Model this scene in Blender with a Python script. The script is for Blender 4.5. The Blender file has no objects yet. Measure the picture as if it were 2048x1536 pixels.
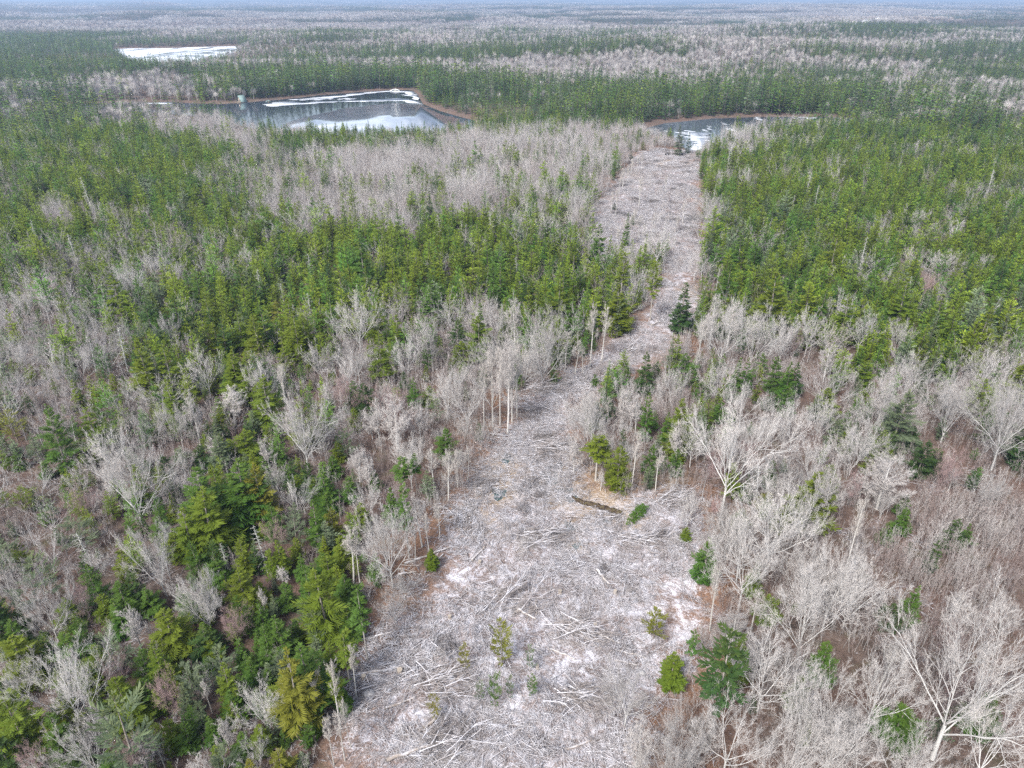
import bpy, math, random
import numpy as np
from mathutils import Vector, Matrix
rng = np.random.default_rng(11)
random.seed(5)
SC = bpy.context.scene
COL = SC.collection

# ------------------------------------------------------------------ camera, sky, sun, exposure
CAMH = 60.0
PITCH = math.radians(28.5)
FPX = 1024 / math.tan(math.radians(36.0))          # focal length in pixels of a 2048 wide frame
cd = bpy.data.cameras.new('camera'); cam = bpy.data.objects.new('camera', cd); COL.objects.link(cam)
cam.location = (0, 0, CAMH); cam.rotation_euler = (math.pi / 2 - PITCH, 0, 0)
cd.sensor_width = 36; cd.lens = 18 / math.tan(math.radians(36.0)); cd.clip_start = 0.5; cd.clip_end = 60000
SC.camera = cam

SUN_EL, SUN_AZ = math.radians(48), math.radians(215)   # azimuth clockwise from +Y
w = bpy.data.worlds.new('World'); SC.world = w; w.use_nodes = True
nt = w.node_tree; bg = nt.nodes['Background']
sky = nt.nodes.new('ShaderNodeTexSky'); sky.sky_type = 'NISHITA'; sky.sun_disc = False
sky.sun_elevation = SUN_EL; sky.sun_rotation = SUN_AZ
sky.air_density = 1.0; sky.dust_density = 3.0; sky.ozone_density = 1.0
hs = nt.nodes.new('ShaderNodeHueSaturation'); hs.inputs['Saturation'].default_value = 0.68   # thin overcast
nt.links.new(sky.outputs[0], hs.inputs['Color']); nt.links.new(hs.outputs[0], bg.inputs['Color'])
bg.inputs['Strength'].default_value = 0.075
sl = bpy.data.lights.new('sun', 'SUN'); so = bpy.data.objects.new('sun', sl); COL.objects.link(so)
sl.energy = 1.5; sl.angle = math.radians(14); sl.color = (1.0, 0.975, 0.94)
sd = Vector((math.sin(SUN_AZ) * math.cos(SUN_EL), math.cos(SUN_AZ) * math.cos(SUN_EL), math.sin(SUN_EL)))
so.rotation_euler = sd.to_track_quat('Z', 'Y').to_euler(); so.location = (0, -30, 120)
SC.view_settings.view_transform = 'Standard'; SC.view_settings.look = 'None'
SC.view_settings.exposure = 1.9; SC.view_settings.gamma = 1.0
SC.view_settings.use_curve_mapping = False
cy = SC.cycles
cy.use_denoising = False; cy.max_bounces = 5; cy.diffuse_bounces = 3; cy.glossy_bounces = 2
cy.transmission_bounces = 2; cy.volume_bounces = 0; cy.transparent_max_bounces = 6
cy.use_adaptive_sampling = True; cy.adaptive_threshold = 0.01

# ------------------------------------------------------------------ survey helpers: sight lines from the drone to the ground
FW = np.array([0, math.cos(PITCH), -math.sin(PITCH)]); UP = np.array([0, math.sin(PITCH), math.cos(PITCH)])
def ray(u, v):
    return FW + np.array([1.0, 0, 0]) * ((u - 1024) / FPX) + UP * ((768 - v) / FPX)
def at(u, v, z=0.0):
    d = ray(u, v); t = (z - CAMH) / d[2]
    return np.array([d[0] * t, d[1] * t, z])
def sight(x, y, z):
    dz = z - CAMH
    dep = y * FW[1] + dz * FW[2]
    dep = np.where(dep < 1e-3, 1e-3, dep)
    return 1024 + FPX * x / dep, 768 - FPX * (y * UP[1] + dz * UP[2]) / dep, dep
def poly(px, z=0.0):
    return np.array([at(u, v, z)[:2] for u, v in px])
def sdist(P, poly_):
    """signed distance (negative inside) of points P (n,2) to a polygon"""
    n = len(poly_); d = np.full(len(P), 1e18); inside = np.zeros(len(P), bool)
    for i in range(n):
        a, b = poly_[i], poly_[(i + 1) % n]; e = b - a; wv = P - a
        t = np.clip((wv @ e) / (e @ e + 1e-12), 0, 1)
        d = np.minimum(d, ((wv - t[:, None] * e) ** 2).sum(1))
        c = ((a[1] > P[:, 1]) != (b[1] > P[:, 1]))
        with np.errstate(divide='ignore', invalid='ignore'):
            xi = a[0] + (P[:, 1] - a[1]) * e[0] / (e[1] if abs(e[1]) > 1e-9 else 1e-9)
        inside ^= c & (P[:, 0] < xi)
    d = np.sqrt(d)
    return np.where(inside, -d, d)
_tab = np.random.default_rng(3).random((256, 256))
def vnoise(x, y):
    xi = np.floor(x).astype(int); yi = np.floor(y).astype(int); fx = x - xi; fy = y - yi
    fx = fx * fx * (3 - 2 * fx); fy = fy * fy * (3 - 2 * fy)
    g = lambda a, b: _tab[a % 256, b % 256]
    return ((g(xi, yi) * (1 - fx) + g(xi + 1, yi) * fx) * (1 - fy) + (g(xi, yi + 1) * (1 - fx) + g(xi + 1, yi + 1) * fx) * fy) * 2 - 1

WL = -1.5
LAKE = poly([(60, 212), (150, 208), (230, 206), (340, 204), (440, 208), (520, 202), (600, 195), (640, 190), (700, 185), (780, 180), (825, 180), (836, 190),
             (846, 208), (880, 222), (925, 235), (950, 241), (945, 262), (850, 273), (700, 272), (560, 268), (490, 254), (440, 238), (300, 225), (150, 222), (40, 222)], WL)
POND = poly([(1285, 258), (1330, 246), (1430, 236), (1530, 233), (1640, 234), (1720, 236), (1700, 250), (1560, 262), (1450, 278), (1418, 300), (1380, 306), (1352, 282), (1305, 272)], WL)
FARLAKE = poly([(225, 97), (330, 96), (470, 92), (484, 97), (465, 108), (430, 118), (385, 132), (330, 139), (285, 131), (245, 112)], WL)
LAKES = [LAKE, POND, FARLAKE]
hA = at(1400, 122)[:2]; hB = at(640, 92)[:2]; hC = at(1640, 80)[:2]; hD = at(300, 150)[:2]
PUD = [(1103, 946, 24, 17), (1134, 988, 21, 12), (998, 986, 18, 9), (1014, 916, 11, 9), (1141, 1052, 10, 10), (1153, 1090, 9, 6), (1213, 1042, 9, 5)]
def ground_z(x, y):
    x = np.asarray(x, float); y = np.asarray(y, float)
    r = np.hypot(x, y)
    z = 0.5 * vnoise(x / 23, y / 23) + 1.0 * vnoise(x / 70 + 9, y / 70) * np.clip((r - 40) / 100, 0, 1)
    z = z + .20 * vnoise(x / 2.4 + 17, y / 2.4) * np.clip((230 - r) / 60, 0, 1)
    for pu, pv, pa, pb in PUD:
        c_ = at(pu, pv); Rp = pa / FPX * 120 + .9; q_ = np.clip((np.hypot(x - c_[0], y - c_[1]) - Rp) / 3.0, 0, 1); q_ = q_ * q_ * (3 - 2 * q_); z = z * q_ - .12 * (1 - q_)
    far = np.clip((r - 600) / 2500, 0, 1)
    z = z + far * (9 + 16 * vnoise(x / 420, y / 300) + 14 * vnoise(x / 1300 + 3, y / 700 + 8))
    z = z + np.clip((r - 4500) / 8500, 0, 1) * (44 + 20 * vnoise(x / 3300 + 1, y / 1500 + 5))
    def bump(c, h, sx, sy): return h * np.exp(-((x - c[0]) / sx) ** 2 - ((y - c[1]) / sy) ** 2)
    z = z + bump(hA, 17, 280, 120) + bump(hB, 14, 260, 160) + bump(hC, 15, 350, 220) + bump(hD, 6, 160, 60)
    P = np.stack([x.ravel(), y.ravel()], 1)
    s = np.full(len(P), 1e9)
    for L in LAKES: s = np.minimum(s, sdist(P, L))
    s = s.reshape(x.shape)
    k = np.clip((s + 4) / 44, 0, 1); k = k * k * (3 - 2 * k)
    return np.where(s < -4, WL - 1.2, (WL - 1.2) + (z - (WL - 1.2)) * k + np.clip(s + 4, 0, 8) * .3 * (1 - k)), s

# ------------------------------------------------------------------ mesh and material helpers
def mesh_obj(name, V, F, mats, parent=None, smooth=False, matidx=None, link=True):
    me = bpy.data.meshes.new(name); me_fill(me, V, F)
    for m in (mats if isinstance(mats, (list, tuple)) else [mats]): me.materials.append(m)
    if matidx is not None: me.polygons.foreach_set('material_index', np.asarray(matidx, np.int32))
    if smooth: me.polygons.foreach_set('use_smooth', np.ones(len(me.polygons), bool))
    o = bpy.data.objects.new(name, me)
    if link: COL.objects.link(o)
    if parent: o.parent = parent
    return o
def me_fill(me, V, F):
    V = np.asarray(V, np.float32).reshape(-1, 3)
    me.vertices.add(len(V)); me.vertices.foreach_set('co', V.ravel())
    if isinstance(F, np.ndarray):
        n, k = F.shape; tot = np.full(n, k, np.int32); idx = F.astype(np.int32).ravel()
    else:
        tot = np.array([len(f) for f in F], np.int32); idx = np.array([i for f in F for i in f], np.int32)
    me.loops.add(len(idx)); me.loops.foreach_set('vertex_index', idx)
    me.polygons.add(len(tot)); st = np.concatenate([[0], np.cumsum(tot)[:-1]]).astype(np.int32)
    me.polygons.foreach_set('loop_start', st); me.polygons.foreach_set('loop_total', tot)
    me.update(calc_edges=True); me.validate()
def tag(o, label=None, cat=None, group=None, kind=None):
    if label: o['label'] = label
    if cat: o['category'] = cat
    if group: o['group'] = group
    if kind: o['kind'] = kind
    return o
def empty(name, loc, label, cat, group=None):
    o = bpy.data.objects.new(name, None); COL.objects.link(o); o.location = loc
    o.empty_display_size = .5
    return tag(o, label, cat, group)

class NB:
    """small node-tree builder"""
    def __init__(s, name, rough=.8, spec=.2):
        s.m = bpy.data.materials.new(name); s.m.use_nodes = True; s.t = s.m.node_tree
        s.b = s.t.nodes['Principled BSDF']; s.b.inputs['Roughness'].default_value = rough
        s.b.inputs['Specular IOR Level'].default_value = spec
    def n(s, typ, **kw):
        x = s.t.nodes.new('ShaderNode' + typ)
        for k, v in kw.items():
            if k in x.inputs: x.inputs[k].default_value = v
            else: setattr(x, k, v)
        return x
    def l(s, a, b): s.t.links.new(a, b)
    def noise(s, scale, detail=4, rough=.55, coord=None, dist=0.0):
        x = s.n('TexNoise'); x.inputs['Scale'].default_value = scale; x.inputs['Detail'].default_value = detail
        x.inputs['Roughness'].default_value = rough; x.inputs['Distortion'].default_value = dist
        if coord is not None: s.l(coord, x.inputs['Vector'])
        return x.outputs['Fac']
    def ramp(s, fac, stops):
        x = s.n('ValToRGB'); e = x.color_ramp.elements
        while len(e) < len(stops): e.new(.5)
        for i, (p, c) in enumerate(stops):
            e[i].position = p; e[i].color = (*c, 1) if len(c) == 3 else c
        s.l(fac, x.inputs['Fac']); return x.outputs['Color']
    def mix(s, fac, a, b, mode='MIX'):
        x = s.n('Mix', data_type='RGBA', blend_type=mode)
        for sock, v in ((x.inputs[0], fac), (x.inputs[6], a), (x.inputs[7], b)):
            if hasattr(v, 'is_linked'): s.l(v, sock)
            else: sock.default_value = v if not isinstance(v, tuple) else ((*v, 1) if len(v) == 3 else v)
        return x.outputs[2]
    def math(s, op, a, b=0.0, clamp=False):
        x = s.n('Math', operation=op); x.use_clamp = clamp
        for sock, v in ((x.inputs[0], a), (x.inputs[1], b)):
            if hasattr(v, 'is_linked'): s.l(v, sock)
            else: sock.default_value = v
        return x.outputs[0]
    def bump(s, h, strength=.5, dist=.1):
        x = s.n('Bump'); x.inputs['Strength'].default_value = strength; x.inputs['Distance'].default_value = dist
        s.l(h, x.inputs['Height']); s.l(x.outputs[0], s.b.inputs['Normal'])
    def color(s, c):
        if hasattr(c, 'is_linked'): s.l(c, s.b.inputs['Base Color'])
        else: s.b.inputs['Base Color'].default_value = (*c, 1)
        return s

def plain(name, c, rough=.8, var=.25, scale=3.0):
    b = NB(name, rough); co = b.n('TexCoord').outputs['Object']
    n = b.noise(scale, 4, .6, co)
    lo = tuple(x * (1 - var) for x in c); hi = tuple(min(1, x * (1 + var)) for x in c)
    b.color(b.ramp(n, [(.3, lo), (.7, hi)])); return b.m

# foliage: the object's own colour, jittered per tree and per spray; yellower on the upper boughs
def tint_of(b, oi, mass):
    if not mass: return oi.outputs['Color']
    t = b.n('Attribute', attribute_name='tint', attribute_type='INSTANCER'); return t.outputs['Color']
def foliage_mat(name='needles', mass=False):
    b = NB(name, .65, .25); oi = b.n('ObjectInfo'); co = b.n('TexCoord').outputs['Object']
    a = b.n('Attribute', attribute_name='gold')
    n = b.noise(1.7, 3, .6, co)
    hsv = b.n('HueSaturation'); b.l(tint_of(b, oi, mass), hsv.inputs['Color'])
    r = oi.outputs['Random']
    b.l(b.math('ADD', b.math('MULTIPLY', r, .035), .4825), hsv.inputs['Hue'])
    b.l(b.math('ADD', b.math('MULTIPLY', n, .9), .62), hsv.inputs['Value'])
    c = b.mix(b.math('MULTIPLY', a.outputs['Fac'], b.math('MULTIPLY', r, .5)), hsv.outputs[0], (.16, .155, .018))
    b.color(c)
    tr = b.n('BsdfTranslucent'); b.l(c, tr.inputs['Color'])
    ms = b.n('MixShader'); ms.inputs[0].default_value = .12
    out = b.t.nodes['Material Output']; b.l(b.b.outputs[0], ms.inputs[1]); b.l(tr.outputs[0], ms.inputs[2]); b.l(ms.outputs[0], out.inputs['Surface'])
    return b.m
def bark_mat(name, spots=True, mass=False):
    b = NB(name, .85, .15); oi = b.n('ObjectInfo'); co = b.n('TexCoord').outputs['Object']
    n = b.noise(2.2, 4, .65, co); n2 = b.noise(7.0, 3, .6, co)
    hsv = b.n('HueSaturation'); b.l(tint_of(b, oi, mass), hsv.inputs['Color'])
    b.l(b.math('ADD', b.math('MULTIPLY', n, .7), b.math('ADD', b.math('MULTIPLY', oi.outputs['Random'], .25), .52)), hsv.inputs['Value'])
    at_ = b.n('Attribute', attribute_name='gold')
    c = b.mix(at_.outputs['Fac'], hsv.outputs[0], b.mix(1.0, hsv.outputs[0], (.90, .87, .86), 'MULTIPLY'))
    if spots:   # pale green-grey lichen
        c = b.mix(b.math('MULTIPLY', b.ramp(n2, [(.52, (0, 0, 0)), (.66, (1, 1, 1))]), .5), c, (.46, .48, .40))
    b.color(c); return b.m
M_FOL = foliage_mat(); M_BARK = bark_mat('grey_bark'); M_TWIG = bark_mat('twigs', False)
M_FOLS = foliage_mat('forest_needles', True); M_TWIGS = bark_mat('forest_twigs', False, True); M_TRUNKS = plain('conifer_trunk', (.09, .075, .065))

# ------------------------------------------------------------------ the ground sheet
az = np.concatenate([np.linspace(-180, -56, 26)[:-1], np.linspace(-56, 56, 340), np.linspace(56, 180, 26)[1:-1]])
az = np.radians(az); NA = len(az)
rr = [14.0]
while rr[-1] < 15000: rr.append(rr[-1] * (1.0135 if rr[-1] < 1500 else 1.03))
rr = np.array(rr); NR = len(rr)
A, R = np.meshgrid(az, rr)
GX, GY = R * np.sin(A), R * np.cos(A)
GZ, GS = ground_z(GX, GY)
V = np.concatenate([np.stack([GX, GY, GZ], -1).reshape(-1, 3), [[0, 0, float(GZ[0].mean())]]])
i, j = np.meshgrid(np.arange(NR - 1), np.arange(NA), indexing='ij'); j2 = (j + 1) % NA
Q = np.stack([i * NA + j, (i + 1) * NA + j, (i + 1) * NA + j2, i * NA + j2], -1).reshape(-1, 4)[:, ::-1]
FAN = [(len(V) - 1, (k + 1) % NA, k) for k in range(NA)]

STRIP = poly([(690, 1545), (690, 1800), (1310, 1800), (1310, 1536), (1345, 1420), (1378, 1330), (1395, 1250), (1402, 1150), (1405, 1060), (1390, 1000), (1240, 1002), (1165, 960), (1152, 920),
              (1162, 860), (1168, 800), (1200, 765), (1290, 735), (1345, 700), (1385, 650), (1392, 560), (1405, 480), (1400, 400), (1398, 300), (1320, 298), (1265, 312), (1230, 360), (1200, 400),
              (1182, 440), (1176, 485), (1200, 520), (1300, 515), (1330, 500), (1325, 560), (1300, 610), (1240, 672), (1190, 705), (1125, 752), (1040, 775), (1000, 840), (972, 900), (938, 980), (895, 1060), (838, 1150), (765, 1245), (722, 1335), (695, 1440)])
P2 = np.stack([GX.ravel(), GY.ravel()], 1)
ss = sdist(P2, STRIP)
gu, gv, gd = sight(GX.ravel(), GY.ravel(), 0.0)
rad = R.ravel()
wob = 2.2 * vnoise(P2[:, 0] / 3.1, P2[:, 1] / 3.1) + 3 * vnoise(P2[:, 0] / 9, P2[:, 1] / 9 + 4)
strip = np.clip((2.0 - ss - wob * .7) / 4.5, 0, 1)
# open dusted ground under the young stems to the east and in small openings to the west
OPEN = [(at(1830, 1150), 30, .55), (at(1960, 1000), 26, .5), (at(60, 800), 14, .55), (at(400, 960), 12, .5), (at(150, 1180), 9, .4), (at(5, 490), 16, .8), (at(1290, 1000), 9, .5), (at(640, 760), 8, .3)]
dust = np.zeros(len(P2))
for c, rad_, k in OPEN: dust = np.maximum(dust, k * np.exp(-((P2 - c[:2]) ** 2).sum(1) / rad_ ** 2))
tan_ = .2 * np.clip(1 - np.abs(GS.ravel() - 1.5) / 3, 0, 1)
for u, v, a_, b_ in PUD:
    c = at(u, v)[:2]; rr_ = 1.9 * a_ * CAMH / (FPX * .5)
    tan_ = np.maximum(tan_, .8 * np.exp(-((P2 - c) ** 2).sum(1) / rr_ ** 2) if v > 1030 else .95 * np.exp(-((P2 - c) ** 2).sum(1) / (rr_ * 1.2) ** 2))
for u, v, k, rr_ in [(1200, 1015, .9, 4.5), (1250, 1030, .7, 4), (1235, 950, .7, 5), (1320, 960, .6, 4), (1010, 940, .8, 4), (950, 1040, .6, 4), (1335, 325, .6, 12), (1270, 345, .45, 10), (1396, 590, .9, 5), (480, 206, .7, 16)]:
    tan_ = np.maximum(tan_, k * np.exp(-((P2 - at(u, v)[:2]) ** 2).sum(1) / rr_ ** 2))
me = bpy.data.meshes.new('ground')
allF = [tuple(q) for q in Q.tolist()] + FAN
me_fill(me, V, allF)
att = me.color_attributes.new('cover', 'FLOAT_COLOR', 'POINT')
cvr = np.zeros((len(me.vertices), 4), np.float32); cvr[:-1, 0] = strip * np.where(rad > 190, .8, 1); cvr[:-1, 1] = dust; cvr[:-1, 2] = tan_; cvr[:-1, 3] = np.clip(np.exp(-((ss - 1.0) / 5.0) ** 2) * (.9 + .6 * vnoise(P2[:, 0] / 6, P2[:, 1] / 6 + 50)), 0, 1) * (P2[:, 1] < 420)
att.data.foreach_set('color', cvr.ravel())
me.polygons.foreach_set('use_smooth', np.ones(len(me.polygons), bool))
b = NB('forest_floor', .95, .1)
pos = b.n('NewGeometry').outputs['Position']
ca = b.n('Attribute', attribute_name='cover'); sp = b.n('SeparateColor'); b.l(ca.outputs['Color'], sp.inputs[0])
n_big = b.noise(.12, 5, .6, pos); n_mid = b.noise(.9, 5, .65, pos, .4); n_fine = b.noise(5.0, 4, .7, pos); n_snow = b.noise(.55, 9, .72, pos, .8)
litter = b.ramp(n_mid, [(.25, (.040, .033, .028)), (.42, (.085, .064, .053)), (.58, (.135, .10, .083)), (.75, (.20, .17, .155))])
litter = b.mix(b.ramp(n_big, [(.4, (0, 0, 0)), (.62, (1, 1, 1))]), litter, b.ramp(n_fine, [(.3, (.085, .052, .038)), (.7, (.17, .115, .095))]))
moss = b.ramp(n_fine, [(.3, (.05, .055, .018)), (.7, (.10, .10, .04))])
litter = b.mix(b.math('MULTIPLY', b.ramp(b.noise(.33, 4, .6, pos), [(.55, (0, 0, 0)), (.7, (1, 1, 1))]), .5), litter, moss)
duff = b.ramp(n_fine, [(.25, (.16, .12, .11)), (.5, (.28, .235, .225)), (.75, (.38, .345, .345))])
duff = b.mix(b.math('MULTIPLY', b.ramp(b.noise(.42, 5, .6, pos, .5), [(.48, (0, 0, 0)), (.62, (1, 1, 1))]), .75), duff, b.ramp(n_fine, [(.25, (.085, .06, .05)), (.75, (.19, .14, .12))]))
base = b.mix(sp.outputs[0], litter, duff)
base = b.mix(b.math('MULTIPLY', ca.outputs['Alpha'], b.ramp(n_mid, [(.35, (.1, .1, .1)), (.6, (.95, .95, .95))]), True), base, b.ramp(n_fine, [(.25, (.12, .060, .036)), (.5, (.23, .128, .078)), (.75, (.33, .215, .145))]))
snow_amt = b.math('ADD', b.math('MULTIPLY', sp.outputs[0], .222), b.math('MULTIPLY', sp.outputs[1], .16))
thr = b.math('SUBTRACT', b.math('ADD', n_snow, b.math('MULTIPLY', b.math('SUBTRACT', n_fine, .5), .45)), b.math('SUBTRACT', .67, snow_amt))
sn = b.math('MULTIPLY', thr, 5.5, True)
sn = b.math('MULTIPLY', sn, .80)
tanc = b.ramp(n_fine, [(.25, (.15, .10, .065)), (.5, (.27, .20, .13)), (.75, (.40, .32, .22))])
tm = b.math('MULTIPLY', b.math('ADD', sp.outputs[2], b.math('MULTIPLY', b.math('SUBTRACT', n_mid, .55), 1.2)), 1.6, True)
tm = b.math('MULTIPLY', tm, b.math('MULTIPLY', sp.outputs[2], 3.0, True))
base = b.mix(tm, base, tanc)
c = b.mix(b.math('MULTIPLY', sn, b.math('SUBTRACT', 1.0, b.math('MULTIPLY', tm, .6))), base, (.70, .70, .76))
b.color(c)
b.bump(b.math('ADD', n_fine, b.math('MULTIPLY', n_mid, 1.5)), .8, .25)
me.materials.append(b.m)
g = bpy.data.objects.new('ground', me); COL.objects.link(g); tag(g, kind='structure')

# ------------------------------------------------------------------ lakes, ice, puddles
def flat_sheet(name, pl, z, mat, thick=0.0, kind='structure'):
    n = len(pl)
    Vt = [(x, y, z) for x, y in pl]
    F = [tuple(range(n))]
    a = sum(pl[k][0] * pl[(k + 1) % n][1] - pl[(k + 1) % n][0] * pl[k][1] for k in range(n))
    if a < 0: F = [F[0][::-1]]
    if thick:
        Vt += [(x, y, z - thick) for x, y in pl]
        for k in range(n):
            q = (k, (k + 1) % n, n + (k + 1) % n, n + k); F.append(q[::-1] if a > 0 else q)
    o = mesh_obj(name, Vt, F, mat); tag(o, kind=kind); return o
def grow_poly(pl, d):
    c = pl.mean(0); v = pl - c; return c + v * (1 + d / np.linalg.norm(v, axis=1))[:, None]
def water_mat(name, col, ice=0.0, scale=.06, rough=.06, ice_sheen=None):
    b = NB(name, rough, .5); pos = b.n('NewGeometry').outputs['Position']
    mp = b.n('Mapping'); b.l(pos, mp.inputs['Vector']); mp.inputs['Scale'].default_value = (1, .35, 1)
    n = b.noise(scale, 7, .65, mp.outputs[0], 1.2)
    if ice > 0:
        k = b.math('MULTIPLY', b.math('SUBTRACT', n, 1 - ice), 14.0, True)
        b.color(b.mix(b.math('MULTIPLY', k, .9), col, (.74, .76, .80)))
        b.l(b.math('ADD', b.math('MULTIPLY', k, .5), rough), b.b.inputs['Roughness'])
    if ice_sheen is not None:
        k2 = b.math('MULTIPLY', b.math('SUBTRACT', b.noise(scale * .35, 3, .5, mp.outputs[0], .6), .36), 4.0, True)  # paler patches: thin ice, with sky reflection put into the lake's base colour
        b.color(b.mix(b.math('MULTIPLY', k, .9), b.mix(k2, col, ice_sheen), (.66, .69, .74)))
    b.b.inputs['IOR'].default_value = 1.33
    b.bump(b.noise(.8, 3, .5, mp.outputs[0]), .06, .1)
    return b.m
flat_sheet('lake_water', grow_poly(LAKE, 12), WL, water_mat('lake_surface', (.012, .018, .026), .36, .03, ice_sheen=(.05, .065, .09)))
flat_sheet('pond_water', grow_poly(POND, 10), WL, water_mat('pond_surface', (.012, .017, .022), .42, .04, ice_sheen=(.10, .12, .15)))
flat_sheet('far_lake_water', grow_poly(FARLAKE, 16), WL, water_mat('far_lake_surface', (.05, .06, .07), .56, .012, ice_sheen=(.26, .29, .34)))
M_ICE = plain('grey_white_ice', (.50, .53, .58), .45, .16, .08)
def ice(px, seed):
    r_ = np.random.default_rng(seed); pl = poly(px, WL)
    out = []
    for k in range(len(pl)):                      # ragged edge
        a, b_ = pl[k], pl[(k + 1) % len(pl)]; m = max(2, int(np.linalg.norm(b_ - a) / 4))
        nrm = np.array([-(b_ - a)[1], (b_ - a)[0]]); nrm /= np.linalg.norm(nrm) + 1e-9
        for t in np.arange(m) / m: out.append(a + (b_ - a) * t + nrm * r_.normal(0, 1.3) + r_.normal(0, .6, 2))
    return flat_sheet('ice_sheet', np.array(out), WL + .06, M_ICE, .05)
def floes(line, wpx, n, seed, smin, smax):
    """loose plates of grey ice drifting along a line, one mesh"""
    r = np.random.default_rng(seed); Vt, F = [], []; pl = poly(line, WL); q = np.concatenate([[0], np.cumsum(np.linalg.norm(np.diff(pl, axis=0), axis=1))])
    for _ in range(n):
        t = r.random() * q[-1]; c = np.array([np.interp(t, q, pl[:, 0]), np.interp(t, q, pl[:, 1])]) + np.array([r.normal(0, 3), r.normal(0, wpx)]); R0 = r.uniform(smin, smax) * r.uniform(.4, 1); k = 11; el = r.uniform(.35, .8); b0 = len(Vt); zz = WL + .03 + .05 * r.random()
        ring = [(c[0] + R0 * (1 + r.normal(0, .22)) * math.cos(a) * 1.5, c[1] + R0 * el * (1 + r.normal(0, .22)) * math.sin(a)) for a in np.arange(k) / k * 6.283]
        Vt += [(x_, y_, zz) for x_, y_ in ring] + [(x_, y_, zz - .12) for x_, y_ in ring]
        F.append(tuple(range(b0, b0 + k))); F += [(b0 + (e_ + 1) % k, b0 + e_, b0 + k + e_, b0 + k + (e_ + 1) % k) for e_ in range(k)]
    return tag(mesh_obj('ice_floes', Vt, F, M_ICE), kind='stuff')
ice([(598, 198), (640, 194), (690, 190), (728, 186), (735, 184), (790, 181), (828, 183), (833, 190), (815, 189), (808, 184), (780, 183), (740, 186), (728, 189), (690, 193), (640, 197)], 1)
ice([(526, 209), (548, 204), (585, 203), (602, 206), (640, 203), (680, 202), (740, 200), (800, 196), (826, 200), (838, 203), (846, 208), (826, 205), (800, 201), (740, 203), (690, 203), (640, 206), (600, 209), (560, 211), (545, 213)], 2)
ice([(806, 190), (833, 189), (840, 202), (822, 199), (826, 194)], 3)
floes([(600, 200), (660, 197), (700, 198)], 2.5, 30, 4, 1, 4)
b = NB('thin_ice_sky_sheen', .07, .8); pos = b.n('NewGeometry').outputs['Position']; mp = b.n('Mapping'); b.l(pos, mp.inputs['Vector']); mp.inputs['Scale'].default_value = (1, .5, 1)
b.color(b.ramp(b.noise(.03, 6, .6, mp.outputs[0], 1.0), [(.3, (.10, .125, .17)), (.5, (.22, .26, .32)), (.68, (.40, .44, .50))])); b.b.inputs['IOR'].default_value = 1.5  # thin ice; the pale ramp also paints the bright sky reflection into it
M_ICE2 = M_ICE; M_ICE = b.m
o_ = ice([(600, 236), (640, 228), (690, 217), (740, 210), (790, 207), (838, 208), (862, 220), (892, 232), (918, 238), (935, 262), (840, 271), (700, 271), (610, 264), (560, 256), (575, 244)], 8); o_.name = 'thin_ice_sheen'; o_.location.z -= .04
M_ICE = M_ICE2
ice([(1375, 266), (1395, 264), (1411, 266), (1416, 285), (1410, 300), (1388, 300), (1384, 285)], 4)
floes([(1345, 262), (1380, 262), (1400, 280), (1385, 298)], 5, 30, 5, 1, 3.5)
ice([(290, 206), (350, 204), (352, 207), (300, 208)], 5)
ice([(1608, 234), (1636, 234), (1634, 237), (1610, 237)], 7)
M_PUD = water_mat('puddle_ice', (.05, .085, .085), .36, .9, .18)
for k, (u, v, a_, b_) in enumerate(PUD):
    c = at(u, v); r_ = np.random.default_rng(40 + k); N = 26; ph = r_.random(3) * 6.28
    pl = []
    for t in np.arange(N) / N * 2 * math.pi:
        f = 1 + .28 * math.sin(2 * t + ph[0]) + .2 * math.sin(3 * t + ph[1]) + .16 * math.sin(5 * t + ph[2]) + r_.normal(0, .05)
        pl.append(at(u + a_ * f * math.cos(t), v + b_ * f * math.sin(t))[:2])
    pl = np.array(pl); flat_sheet('puddle', pl, -.10, M_PUD)

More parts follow.
